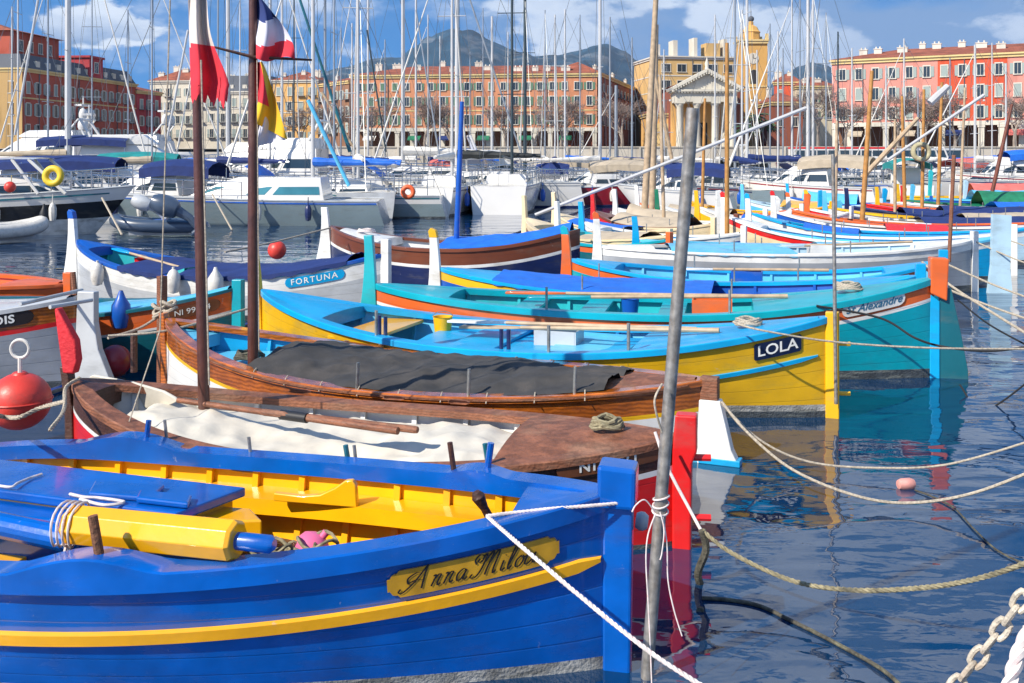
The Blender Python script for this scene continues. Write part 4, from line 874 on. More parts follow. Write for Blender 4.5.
# ------------------------------------------------------------------ trees on the street
M['bark'] = mat('grey brown bark', (.28, .23, .19), .9, var=.25, vscale=1.5); M['twig'] = mat('bare twigs', (.27, .20, .17), .9, var=.3, vscale=.6); M['palm'] = mat('palm leaf', (.035, .07, .025), .6, var=.4, vscale=1)
def bare_mesh(seed, h, spread):
    rnd = random.Random(seed); tr = MB(); tw_ = MB()
    def grow(p, d, ln, r, lv):
        q = p+d*ln; mid = p.lerp(q, .5)+Vector((rnd.uniform(-1, 1), rnd.uniform(-1, 1), 0))*ln*.06
        (tr if lv < 2 else tw_).tube([p, mid, q], [r, r*.85, r*.65], 5 if lv < 2 else 3, caps=False)
        if lv >= 7: return
        for k in range(3 if lv in (0, 3, 4) else 2+(rnd.random() < .7)):
            nd = (d+Vector((rnd.gauss(0, 1), rnd.gauss(0, 1), rnd.gauss(.12, .6)))*(.50 if lv < 4 else .62)*spread).normalized()
            grow(q if rnd.random() < .7 else p.lerp(q, .7), nd, ln*rnd.uniform(.66, .90), max(r*.60, .030), lv+1)
    grow(Vector((0, 0, 0)), Vector((0, 0, 1)), h*.27, h*.028, 0)
    return tr, tw_
TP = []
for sd, h in ((1, 11.5), (2, 10.5), (5, 12)):
    a, b = bare_mesh(sd, h, 1.0); ao = a.build('trunk', 'bark', None); bo = b.build('crown', 'twig', None); TP.append((ao.data, bo.data)); bpy.data.objects.remove(ao); bpy.data.objects.remove(bo)
def tree(px, Y, k, sc, rz, label, z=4.0):
    r = local('bare_tree', label, 'tree', ((px-512)*Y/F, Y, z), rz, 'bare plane trees along the harbour street'); r.scale = (sc*1.4, sc*1.3, sc*1.14)
    for nm, me in zip(('trunk', 'crown'), TP[k % 3]): o = bpy.data.objects.new(nm, me); COL.objects.link(o); o.parent = r
where = ['in front of the left end of the long orange building', 'before the orange facade just left of the tall white mast', 'behind the thin white masts before the orange facade', 'under the mountain peak before the orange facade', 'right of the blue pole mast before the orange facade', 'left of the dark mast before the orange facade', 'right of the dark mast before the orange facade', 'at the right corner of the orange building', 'in the shadow right of the orange building']
for i, (px, s_) in enumerate(((372, .88), (398, .98), (425, .95), (450, 1), (478, .98), (505, .9), (536, .95), (562, .98), (622, 1.05))):
    if i not in (1, 4): tree(px, 222-i % 2*3, i, s_*.92, i*1.3, 'bare brown plane tree '+where[i])
where = ['left of the pink building', 'at the left corner of the pink building', 'before the pink facade behind the ochre mast', 'before the pink facade, left of the tan mast', 'before the joint of the pink and the red facade', 'before the red facade', 'right of the red facade', 'close to the right edge of the picture']
for i, (px, s_) in enumerate(((818, 1.15), (846, .9), (872, .98), (898, 1.02), (925, 1.0), (955, .95), (985, 1.0), (1015, 1.0))):
    if i not in (2, 6): tree(px, 184-i*1.6, i+1, s_*.78, i*2.1+.5, 'bare brown plane tree '+where[i])
for i, (px, wh) in enumerate(((300, 'behind the blue sail cover'), (335, 'before the brown shaded house'))): tree(px, 215, i, .75, i, 'small bare tree '+wh)
def palm(px, Y, h, label):
    r = local('palm_tree', label, 'tree', ((px-512)*Y/F, Y, 4)); rnd = random.Random(px)
    MB().tube([(0, 0, 0), (.1, 0, h*.5), (0, 0, h)], [.35, .28, .24], 8).build('trunk', 'bark', r); mb = MB()
    for i in range(34):
        a = rnd.uniform(0, 6.28); up = rnd.uniform(-.5, 1.1); L_ = rnd.uniform(2.0, 2.9); d = Vector((math.cos(a), math.sin(a), 0)); sdv = Vector((-d.y, d.x, 0)); rows = [[], [], []]
        for k in range(7):
            q = k/6; c = Vector((0, 0, h))+d*L_*q+Vector((0, 0, up*L_*q*.8-1.5*q*q)); w_ = .38*math.sin(math.pi*min(1, q+.12))
            rows[0].append(c+sdv*w_-Vector((0, 0, .18))); rows[1].append(c); rows[2].append(c-sdv*w_-Vector((0, 0, .18)))
        mb.grid(rows)
    mb.build('crown', 'palm', r)
palm(757, 205, 7.0, 'palm tree beside the brick side of the church'); palm(768, 208, 5.5, 'shorter palm tree right of the church'); palm(745, 200, 4.5, 'low palm tree at the foot of the church')
# ------------------------------------------------------------------ yachts and motor boats
def hull_rows(Lh, B, fb, fbb, tw, rake=.8, over=.0):
    """stern at 0, bow at Lh (local x)"""
    T = [i/14 for i in range(15)]
    def w(t): return B*(1-t**2.6)**.75*(tw+(1-tw)*min(1, t*2.2)**.8)
    def g(t): return fb+(fbb-fb)*t**1.8
    return T, w, g
def mk_hull(r, Lh, B, fb, fbb, tw, mats, rake=.9, bands=(.35, .08)):
    T, w, g = hull_rows(Lh, B, fb, fbb, tw); b1, b2 = bands; mb = MB()
    lv = [(1.0, 0), (.93, 0), (1-b1, 1), (.5*(1-b1), 1), (b2, 2), (0, 2), (-.3, 2)]
    for sd in (-1, 1):
        rows = []
        for f, _ in lv:
            r_ = []
            for t in T:
                z = g(t)*f if f >= 0 else f; q = max(0, f); wid = w(t)*(1-(.12+.55*t*t)*(1-q)**1.3)*(1 if f >= 0 else .5)
                r_.append((Lh*t+rake*t**6*(q-1)*g(t)*.9 - (1-t)**8*(1-q)*.25, sd*wid, z))
            rows.append(r_)
        mb.grid(rows, lambda i, j: lv[i][1])
    st = [(-(1-max(0, f))*.25, sd*w(0)*(1-.12*(1-max(0, f))**1.3)*(1 if f >= 0 else .5), g(0)*f if f >= 0 else f) for sd, seq in ((-1, lv), (1, lv[::-1])) for f, _ in seq]
    mb.add(st, [list(range(len(st)))], 0)
    h = mb.build('hull', list(mats), r); mb = MB()
    mb.grid([[(Lh*t, sd*max(0, w(t)-.02), g(t)-.02+.04*(1-abs(sd))) for t in T] for sd in (-1, 0, 1)]); mb.build('deck', M['gelb'], r)
    mb = MB()
    for sd in (-1, 1): mb.tube([(Lh*t, sd*w(t), g(t)+.01) for t in T], .03, 5)
    mb.build('toe_rail', 'ltgrey', r); rn = random.Random(int(Lh*100+B*77+r.location.x*13)); cs = rn.choice(['navy', 'blue', 'darkred', 'grey', 'teal'])
    if rn.random() < .75:
        mb = MB()
        for sd in (-1, 1): mb.grid([[(Lh*t+rake*t**6*(-.13)*g(t)*.9, sd*(w(t)*(1-(.12+.55*t*t)*.13**1.3)+.012), g(t)*.87+dz) for t in T[:-1]] for dz in (0, .055)])
        mb.build('cove_stripe', cs, r)
    for k in range(rn.randint(2, 4)):
        t = .15+.18*k+rn.uniform(0, .08)
        for sd in (-1, 1):
            if rn.random() < .75: MB().lathe((Lh*t, sd*(w(t)+.12), g(t)*.55), [(0, -.3), (.09, -.26), (.12, -.1), (.12, .12), (.08, .24), (.02, .3), (.015, .55)], 8).build('fender', rn.choice(['fender', 'fender', 'navy', 'blue']), r)
    for q in (.76, .84): MB().box(Lh*q-.25, Lh*q+.25, -.25, .25, g(q)-.0, g(q)+.07).build('deck_hatch', rn.choice(['glass', 'ltgrey']), r, smooth=False)
    for sd in (-1, 1): MB().lathe((Lh*.22, sd*B*.62, g(.2)+.02), [(.1, 0), (.07, .1), (.1, .2), (0, .2)], 8).build('winch', 'chrome', r)
    return T, w, g
def rails(r, Lh, w, g, h=.62, a=.05, b=.99, n=8, m='chrome'):
    mb = MB(); rr_ = .014 if Lh < 8 else .018
    for sd in (-1, 1):
        ps = [(Lh*t, sd*max(0, w(t)-.06), g(t)+h*(1 if h < .7 else 1)) for t in [a+(b-a)*i/n for i in range(n+1)]]
        mb.tube(ps, rr_, 4); mb.tube([(x, y, z-h*.45) for x, y, z in ps], rr_*.6, 4)
        for (x, y, z) in ps: mb.tube([(x, y, z-h), (x, y, z)], rr_, 4)
    mb.build('guard_rail', m, r)
def trunk(r, x0, x1, wd, z0, h, m='gel', win='glass', taper=.8, name='cabin', slope=.5, slope2=.15):
    mb = MB(); zs = [(0, 1), (h*.8, .93), (h, .84)]
    pts = []
    for z, s_ in zs:
        f0 = x0+slope2*z/h; f1 = x1-slope*(z/h)**1.2*(x1-x0)*.5
        pts.append([(f0, -wd*s_, z0+z), (f1*.4+f0*.6, -wd*s_, z0+z), (f1, -wd*s_*taper*.7, z0+z), (f1+.12, 0, z0+z), (f1, wd*s_*taper*.7, z0+z), (f1*.4+f0*.6, wd*s_, z0+z), (f0, wd*s_, z0+z)])
    mb.grid(pts, 0, True); mb.add([Vector(p) for p in pts[-1]], [list(range(7))])
    c = mb.build(name, m, r); 
    if win:
        k = MB(); lo, hi = .30, .74
        def ip(a, b, q, o=0): a, b = Vector(a), Vector(b); return a.lerp(b, q)
        P, Q = pts[0], pts[1]
        for i in range(6):
            a0, a1 = Vector(P[i]).lerp(Vector(Q[i]), lo), Vector(P[i]).lerp(Vector(Q[i]), hi); b0, b1 = Vector(P[i+1]).lerp(Vector(Q[i+1]), lo), Vector(P[i+1]).lerp(Vector(Q[i+1]), hi)
            e = (b0-a0); n_ = Vector((e.y, -e.x, 0)); n_ = n_.normalized()*.012 if n_.length else n_
            ctr = Vector(((x0+x1)/2, 0, 0)); 
            if n_.dot((a0+b0)/2-ctr) < 0: n_ = -n_
            m_ = .06
            k.add([a0.lerp(b0, m_)+n_, b0.lerp(a0, m_)+n_, b1.lerp(a1, m_)+n_, a1.lerp(b1, m_)+n_], [(0, 1, 2, 3)])
        ORG[c.name] = Vector(); k.build('cabin_window', win, c, smooth=False)
    return c
def sail_cover(r, x0, x1, z, m, rad=.16, name='sail_cover'):
    n = 12; ps = []; rd = []
    for i in range(n+1): q = i/n; ps.append((x0+(x1-x0)*q, .03*math.sin(i*2.1), z+.08*(1-q)+rad*.5)); rd.append(rad*(1.25-.75*q)*(1+.10*math.sin(i*2.7)))
    mb = MB().tube(ps, rd, 9); mb.build(name, m, r)
def yacht(label, px, Y, hd, Lh=9, hull=('gel', 'gel', 'navy'), cover='tarpb', mh=12, mpx=None, mm='alu', mr=.07, lean=0, cab='gel', dodger=None, boom=True, fb=1.0, group='sailing yachts in the harbour', name='sailing_yacht', furl=True, lod=0, spread=True):
    """px is the column of the mast"""
    r = local(name, label, 'yacht', ((px-512)*Y/F, Y, 0), R_(hd), group); B = Lh*.165; mx = Lh*.56
    # the frame's origin sits under the mast
    r2 = r; ofs = -mx
    class Sh:  # shift helper through the parent inverse: build in a shifted frame
        pass
    T, w, g = hull_rows(Lh, B, fb, fb*1.25, .72)
    before = set(COL.objects.keys())
    mk_hull(r, Lh, B, fb, fb*1.25, .72, hull)
    trunk(r, Lh*.30, Lh*.66, B*.58, fb*1.03, .42 if Lh < 11 else .5, cab)
    if not lod: rails(r, Lh, w, g)
    if dodger:
        rows = [[(Lh*.27+.9*math.sin(a)*.9, y*B*.62, fb+.35+.85*math.sin(a)**.6*(1-.15*y*y)) for a in [math.pi*i/8*.5+.1 for i in range(8)]] for y in (-1, -.5, 0, .5, 1)]
        MB().grid(rows).build('spray_hood', dodger, r)
    lx = lean
    base, top = Vector((mx, 0, fb)), Vector((mx, 0, mh))
    mb = MB().tube([base, top], [mr, mr*.75], 8); mast = mb.build('mast', mm, r)
    if spread:
        for q in (.42, .72) if mh > 9 else (.55,): MB().tube([(mx, -B*.42, mh*q), (mx, B*.42, mh*q)], .022, 4).build('spreader', mm, r)
    mb = MB()
    for sd in (-1, 1): mb.tube([(mx, sd*B*.92, fb), (mx, sd*B*.42, mh*(.72 if mh > 9 else .55)), (mx, 0, mh*.97)], .012, 3)
    mb.tube([(0.05, 0, fb), (mx, 0, mh*.99)], .012, 3)
    if not furl: mb.tube([(Lh*.97, 0, fb*1.25), (mx, 0, mh*.95)], .012, 3)
    mb.build('rigging', 'wire', r)
    if furl: MB().tube([(Lh*.97, 0, fb*1.25), (Lh*.95, 0, fb*1.25+.5), (mx+.1, 0, mh*.93)], [.02, .055, .022], 6).build('furled_jib', 'canvas' if furl is True else furl, r)
    if boom:
        bz = fb+1.15; MB().tube([(mx, 0, bz), (mx-Lh*.40, 0, bz+.12)], .055, 8).build('boom', mm, r)
        if cover: sail_cover(r, mx-.02, mx-Lh*.38, bz+.06, cover, .15 if Lh < 10 else .2)
    for o in list(r.children): o.location.x = -mx
    r.rotation_euler = (0, R_(lean*.0), R_(hd)); 
    return r
def motorboat(label, px, Y, hd, Lh=8, hull=('gel', 'gel', 'navy'), top='gel', win='glass', fb=1.0, fly=False, canopy=None, radar=False, arch=False, group=None, name='motor_boat', bands=(.3, .1), B=None, cabin=(.25, .72), ch=1.0, rail=True):
    r = local(name, label, 'motor boat', ((px-512)*Y/F, Y, 0), R_(hd), group); B = B or Lh*.17
    T, w, g = mk_hull(r, Lh, B, fb, fb*1.35, .9, hull, bands=bands)
    trunk(r, Lh*cabin[0], Lh*cabin[1], B*.72, fb*1.05, ch, top, win, name='cabin', slope=.8)
    if rail: rails(r, Lh, w, g, a=.45)
    if fly:
        trunk(r, Lh*(cabin[0]+.02), Lh*(cabin[1]-.16), B*.6, fb*1.05+ch, .55, top, None, name='flybridge', slope=.4)
        MB().tube([(Lh*(cabin[0]+.05), -B*.55, fb+ch+.5), (Lh*(cabin[0]-.0), -B*.5, fb+ch+1.5), (Lh*(cabin[0]), B*.5, fb+ch+1.5), (Lh*(cabin[0]+.05), B*.55, fb+ch+.5)], .08, 8).build('radar_arch', top, r)
    if radar:
        for (dx, dy, rr_) in ((0, -.5, .38), (0, .5, .32)): MB().lathe((Lh*cabin[0]+dx, dy, fb+ch+(1.55 if fly else .3)), [(rr_*.8, 0), (rr_, .2), (rr_, .45), (rr_*.7, .75), (.02, .9)], 12).build('radar_dome', 'gel', r)
        MB().tube([(Lh*cabin[0]+.3, 0, fb+ch), (Lh*cabin[0]+.3, 0, fb+ch+3.4)], .05, 6).box(Lh*cabin[0]-.0, Lh*cabin[0]+.6, -.7, .7, fb+ch+2.6, fb+ch+2.75).build('antenna_mast', 'gel', r)
    if canopy:
        x0, x1 = Lh*.02, Lh*(cabin[0]+.22); z = fb+ch+.62
        rows = [[(x0+(x1-x0)*i/6, y*B*.85, z-.25*y*y-.12*(i/6-.5)**2*4) for i in range(7)] for y in (-1, -.6, 0, .6, 1)]
        mb = MB().grid(rows); mb.grid([rows[0], [(x, y, z_-.35) for x, y, z_ in rows[0]]]); mb.grid([rows[-1], [(x, y, z_-.35) for x, y, z_ in rows[-1]]]); mb.build('canopy', canopy, r)
        for sd in (-1, 1):
            for xx in (x0+.1, x1-.1): MB().tube([(xx, sd*B*.8, fb), (xx, sd*B*.8, z-.3)], .022, 4).build('canopy_strut', 'chrome', r)
    for o in r.children: o.location.x = -Lh/2
    return r
# front row of the yacht basin
mb_ = motorboat('white cruiser with a navy band, yellow horseshoe ring and open hardtop at the left', 2, 31.5, 4, 8.2, ('gel', 'black', 'anti'), fb=1.12, cabin=(.30, .78), ch=.62, bands=(.28, .36), B=1.3)
r = mb_; Lh = 8.2
MB().grid([[(Lh*.38+x, y*.9, 2.38-.06*y*y+.05*math.sin(x)) for x in (0, .8, 1.6, 2.3)] for y in (-1, -.5, 0, .5, 1)]+[]).build('hardtop', 'gel', r)
for sd in (-1, 1):
    for (a, b) in ((.34, .40), (.68, .58), (.78, .64)): MB().tube([(Lh*a, sd*.95, 1.3), (Lh*b, sd*.85, 2.36)], .05, 6).build('hardtop_strut', 'gel', r)
for o in r.children: o.location.x = -Lh/2
for i, (px, py) in enumerate(((44, 212),)): pass
def ring(name, label, c, R, rr_, m, cat, ax=(0, -1, .1), gap=0, m2=None):
    ax = Vector(ax).normalized(); u = ax.orthogonal().normalized(); v = ax.cross(u); n = 28
    ps = [c+(u*math.cos(a)+v*math.sin(a))*R for a in [gap+(2*math.pi-2*gap)*i/n for i in range(n+1)]]
    return solo(name, MB().tube(ps, rr_, 10), m, label, cat)
M['lifey'] = mat('yellow life ring', (.75, .52, .03), .5); M['lifeo'] = mat('orange life ring', (.75, .12, .03), .5)
ring('life_ring', 'yellow life ring hanging on the hardtop of the navy banded cruiser', WY(53, 176, 30.2), .23, .10, 'lifey', 'life ring')
ring('life_ring', 'orange life ring on the stern rail of the grey yacht', WY(408, 192, 38.6), .20, .09, 'lifeo', 'life ring')
solo('fender', MB().lathe(WY(44, 218, 30.0), [(0, -.38), (.09, -.32), (.13, -.2), (.13, .15), (.06, .3), (.03, .42)], 12), 'rubber', 'black fender hanging on the navy banded cruiser', 'fender')
solo('buoy', MB().ball(WY(10, 187, 30.2), .17, 14), 'buoy', 'small orange ball fender at the bow rail of the navy banded cruiser', 'buoy')
def outboard(label, px, Y, hd, sc=1.0, z=.0, m='maststeel'):
    r = local('outboard_motor', label, 'outboard motor', ((px-512)*Y/F, Y, z), R_(hd)); r.scale = (sc,)*3
    MB().grid([[(x*(1 if q else 1), y*wq, zq) for x, y in [(-.35, -.5), (.25, -.5), (.42, 0), (.25, .5), (-.35, .5), (-.45, 0)]] for q, (wq, zq) in enumerate(((.35, .75), (.5, .85), (.52, 1.25), (.4, 1.5), (.1, 1.58)))], 0, True).build('cowling', m, r)
    MB().prism([(-.2, .78), (.18, .78), (.12, .1), (.25, -.1), (.1, -.4), (-.25, -.4), (-.2, .1)], (0, 0, 0), (1, 0, 0), (0, 0, 1), .07).build('leg', m, r, bevel=.02)
    MB().lathe((.0, 0, -.2), [(0, -.35), (.08, -.3), (.1, 0), (.08, .3), (0, .42)], 10, axis=(1, 0, 0)).build('gear_case', m, r)
    for o in r.children: pass
    r.rotation_euler = (0, R_(38), R_(hd)); return r
def tilted(label, cpx, cpy, Y, s, m='maststeel'):
    c = WY(cpx, cpy, Y); r = thing('outboard_motor', label, 'outboard motor', c); ax = Vector((.93, .1, -.38)).normalized()
    MB().lathe(c, [(0, -.48*s), (.2*s, -.44*s), (.31*s, -.22*s), (.33*s, .1*s), (.26*s, .34*s), (.12*s, .42*s), (0, .42*s)], 12, axis=ax).build('cowling', m, r)
    MB().tube([c+ax*.3*s, c+ax*.7*s+Vector((.05*s, 0, -.1*s)), c+Vector((1.0*s, .1, -.78*s))], [.17*s, .12*s, .09*s], 8).build('leg', m, r)
    MB().lathe(c+Vector((.95*s, .1, -.72*s)), [(0, -.3*s), (.09*s, -.2*s), (.1*s, .1*s), (.03*s, .3*s), (.16*s, .32*s), (0, .36*s)], 10, axis=(.8, 0, .6)).build('gear_case', m, r); return r
tilted('dark blue grey tilted outboard motor on the grey dinghy', 166, 206, 30.0, 1.0, M.setdefault('cowl', mat('blue grey cowling', (.05, .075, .12), .3, coat=.5)))
tilted('smaller pale grey outboard motor left of the dark tilted one', 142, 203, 31.0, .7, 'ltgrey')
def rib(label, px, Y, hd, Lh=3.6, m='ltgrey', seat='grey'):
    r = local('dinghy', label, 'dinghy', ((px-512)*Y/F, Y, .0), R_(hd), 'inflatable dinghies'); w_ = Lh*.2
    MB().tube(smoothpts([(-Lh/2, -w_, .32), (Lh*.1, -w_, .34), (Lh*.4, -w_*.6, .42), (Lh/2, 0, .5), (Lh*.4, w_*.6, .42), (Lh*.1, w_, .34), (-Lh/2, w_, .32)], 5), .2, 10).build('inflatable_tube', m, r)
    MB().box(-Lh/2+.1, Lh*.3, -w_*.9, w_*.9, .06, .2).build('floor', 'grey', r, smooth=False); MB().box(-Lh/2+.15, -Lh/2+.22, -w_, w_, .1, .6).build('transom', 'gel', r); MB().box(-.2, .15, -w_*.95, w_*.95, .42, .5).build('seat', seat, r, bevel=.02)
rib('grey inflatable dinghy under the dark outboard motor', 158, 30.8, 185, 2.5, 'cowl', 'blue'); rib('white inflatable dinghy among fenders at the left edge', 6, 28.6, 60, 2.2, 'fender')
motorboat('long white and grey green cruiser with blue green saloon windows behind the brown masts', 236, 36.5, 182, 10.5, ('gel', 'gelg', 'gelg'), win='glassb', fb=.86, cabin=(.18, .68), ch=.8, bands=(.14, .12), B=1.6)
yacht('grey green sailing yacht with a bright blue sail cover', 313, 41, 178, 9.5, ('gel', 'gelg', 'boot'), 'tarpb', 13.5, mr=.09, mm='alu', fb=.88)
def transom_boat(label, px, Y, wd, ht, m='gel', rz=0, dark='grey', txt=None):
    r = yacht(label, px, Y, 90+rz, 9.5, ('gel' if m == 'gel' else m, m, 'boot'), 'canvas', 12.5, fb=ht, boom=True, mr=.075); return r
transom_boat('white yacht with a broad rounded grey stern facing the camera, left', 358, 44, 2, 1.05, 'ltgrey', 12)
transom_boat('white yacht with a flat white stern facing the camera beside the orange life ring', 452, 46.5, 2, 1.15, 'gel', -8)
yacht('white yacht with a sharp white stern right of the flat white one', 512, 48, 84, 10, ('gel', 'gel', 'boot'), None, 13, mpx=0, mm='maststeel', mr=.075, fb=1.2, furl=False)
yacht('white yacht with a long furled white mainsail on its boom', 403, 52, 186, 11, ('gel', 'gel', 'navy'), 'canvas', 16.5, mr=.11, mm='alu', furl=False, fb=1.4)
yacht('white yacht with a black sail cover and tall white mast', 457, 50, 175, 11, ('gel', 'gel', 'navy'), 'tarpbl', 15.5, mr=.12, mm='alu', fb=1.2)
motorboat('dark red motor cruiser right of the white yacht sterns', 585, 52, 178, 7.2, ('gel', 'darkred', 'navy'), fb=1.0, cabin=(.25, .6), ch=.7, bands=(.12, .1), canopy='tarpbe')
motorboat('small dark red motor boat with white cabin next to the first dark red one', 622, 50, 6, 5.0, ('darkred', 'darkred', 'navy'), fb=.95, cabin=(.2, .6), ch=.6, bands=(.12, .1))
motorboat('white open motor boat on the right of the pale wooden masts', 672, 45, 160, 5.2, ('gel', 'gel', 'tarpt'), fb=.9, cabin=(.3, .7), ch=.7, canopy='tarpn')
motorboat('white motor boat with grey windscreen behind the galvanised pole', 700, 48, 200, 5.6, ('gel', 'gel', 'grey'), fb=.95, cabin=(.3, .72), ch=.9)
yacht('small grey sailing boat with a navy sail cover left of the bus', 742, 50, 96, 6.5, ('gelg', 'gelg', 'boot'), 'tarpn', 9.8, mr=.06, fb=.9)
motorboat('white cabin cruiser with beige windscreen cover in front of the bus', 805, 47, 150, 6.4, ('gel', 'gel', 'grey'), fb=1.05, cabin=(.3, .75), ch=.9, canopy='tarpbe')
yacht('small sailing boat with dark blue folded bimini beside the white cabin cruiser', 778, 56, 170, 7, ('gel', 'gel', 'navy'), 'tarpn', 9.5, mr=.05)
# second row on the left
motorboat('large white motor yacht with two radar domes at the far left', 30, 82, 170, 17, ('gel', 'gel', 'navy'), fb=2.0, fly=True, radar=True, cabin=(.2, .7), ch=2.0, B=2.3, group='large motor yachts')
motorboat('large white motor yacht with radar mast in front of the red houses', 108, 88, 172, 16, ('gel', 'gel', 'navy'), fb=1.9, fly=True, radar=True, cabin=(.15, .66), ch=1.9, B=2.3, group='large motor yachts')
motorboat('white motor yacht with domes beside the crimson house', 140, 74, 10, 11, ('gel', 'gel', 'navy'), fb=1.5, fly=True, radar=True, cabin=(.15, .66), ch=1.4, B=1.9, group='large motor yachts')
yacht('white yacht with a beige boat cover and thick white mast at the left', 68, 56, 8, 11, ('gel', 'gel', 'navy'), 'tarpbe', 20, mr=.19, mm='alu', fb=1.3, dodger='tarpbe', cab='gelb')
motorboat('white boat with navy canvas canopy behind the cruiser with the yellow ring', 118, 42, 8, 7.5, ('gel', 'gel', 'navy'), fb=1.1, cabin=(.3, .72), ch=.8, canopy='tarpn')
motorboat('white boat with navy canopy at the left edge of the yacht row', 8, 46, 175, 8, ('gel', 'gel', 'navy'), fb=1.1, cabin=(.3, .72), ch=.8, canopy='tarpn')
motorboat('white boat with a teal canopy left of the first brown mast', 176, 50, 12, 7.5, ('gel', 'gel', 'navy'), fb=1.2, cabin=(.3, .72), ch=.9, canopy='tarpt')
motorboat('white motor yacht with blue windows and flying bridge between the brown masts', 232, 60, 174, 10, ('gel', 'gel', 'navy'), fb=1.4, fly=True, cabin=(.2, .7), ch=1.3, win='glassb')
motorboat('dark blue hulled boat with white wheelhouse right of the teal canopy', 205, 54, 20, 7, ('gel', 'navy', 'navy'), fb=1.1, cabin=(.35, .65), ch=1.2)
ms = [(228, 64, 21, .15, 'alu', 'tarpn', 'white yacht with navy boom cover, its stout mast between the brown masts'), (18, 58, 15, .06, 'alu', 'canvas', 'white yacht with a thin mast at the far left edge'),
 (282, 58, 17, .09, 'alu', 'canvas', 'white yacht with its white sail bundled beside the flag mast'), (294, 70, 15, .06, 'maststeel', 'tarpn', 'white yacht with a thin dark mast left of the blue sail cover'),
 (325, 60, 14, .10, 'alud', 'tarpn', 'white yacht with a grey mast behind the blue sail cover'), (341, 66, 11, .05, 'alud', None, 'low sailing boat with thin grey mast, right of the blue sail cover'),
 (368, 74, 22, .09, 'alu', 'canvas', 'white yacht with a slim white mast at the left end of the orange building'), (416, 80, 24, .10, 'alu', 'canvas', 'white yacht behind the furled white mainsail, its mast against the mountain'),
 (492, 72, 12.6, .11, 'alu', 'canvas', 'white yacht with a mast that ends above the orange roof, right of the blue pole'), (525, 62, 12.4, .12, 'maststeel', 'canvas', 'white yacht with a thick dark mast before the orange building'),
 (565, 78, 14, .09, 'alu', 'tarpb', 'white yacht with a white mast before the right part of the orange building'), (600, 57, 18, .11, 'alu', 'canvas', 'white yacht with a tall white mast at the corner of the orange building'),
 (616, 84, 8.5, .16, 'alud', 'tarpn', 'grey yacht with a short stout grey mast in the shade of the orange building'), (632, 88, 13, .10, 'alud', None, 'grey yacht with a raked grey mast near the pale wooden masts'),
 (655, 60, 9, .09, 'alu', 'canvas', 'white yacht with a short white mast left of the church'), (735, 64, 14, .09, 'alud', 'tarpn', 'white yacht with a grey mast in front of the church portico'),
 (747, 58, 15, .10, 'alu', 'tarpn', 'white yacht with a white mast in front of the bell tower'), (757, 75, 10.5, .07, 'alu', 'canvas', 'white yacht with a slim mast just right of the bell tower'),
 (783, 80, 11.2, .07, 'alud', None, 'grey yacht with a thin mast before the brown building'), (800, 72, 14, .07, 'alud', 'tarpn', 'yacht with a thin grey mast left of the twin white masts'),
 (808, 62, 18, .12, 'alu', 'canvas', 'white yacht with a very tall white mast left of the pink building'), (813, 70, 14, .10, 'alu', 'tarpn', 'white yacht with the second white mast left of the pink building'),
 (838, 76, 12, .08, 'maststeel', 'tarpn', 'yacht with a thin dark mast before the left end of the pink building'), (886, 66, 8.5, .07, 'alu', 'canvas', 'white yacht with a thin white mast before the pink facade'),
 (975, 60, 9.2, .09, 'alu', 'canvas', 'white yacht with a white mast before the red facade'), (1006, 70, 9, .08, 'alu', 'tarpb', 'white yacht with a blue sail cover at the right edge'),
 (918, 80, 8, .07, 'alud', 'canvas', 'white yacht with a low grey mast behind the tan spars'), (545, 92, 16, .08, 'alud', 'canvas', 'yacht with a grey mast moored close to the quay before the orange arcade'), (440, 95, 14, .08, 'alu', 'tarpb', 'yacht with a blue sail cover close to the quay under the mountain'), (470, 100, 13, .07, 'alud', 'tarpbe', 'yacht with a beige cover close to the quay right of the blue pole'), (385, 98, 14, .08, 'alud', 'tarpn', 'yacht with a navy cover close to the quay before the arcade, left'), (255, 96, 15, .08, 'alu', 'tarpb', 'yacht with a blue cover in the back row behind the flag mast')]
for i, (px, Y, zt_, mr, mm, cv_, lb_) in enumerate(ms):
    yacht(lb_, px, Y, (178, 8, 170, 95, 186, 12)[i % 6], (9, 10, 8.5)[i % 3], ('gel', 'gel', ('navy', 'blue', 'boot')[i % 3]), cv_, zt_, mr=mr, mm=mm, lod=1 if Y > 60 else 0, furl=(i % 3 == 0), dodger=('tarpn', None, 'tarpbe', None)[i % 4])
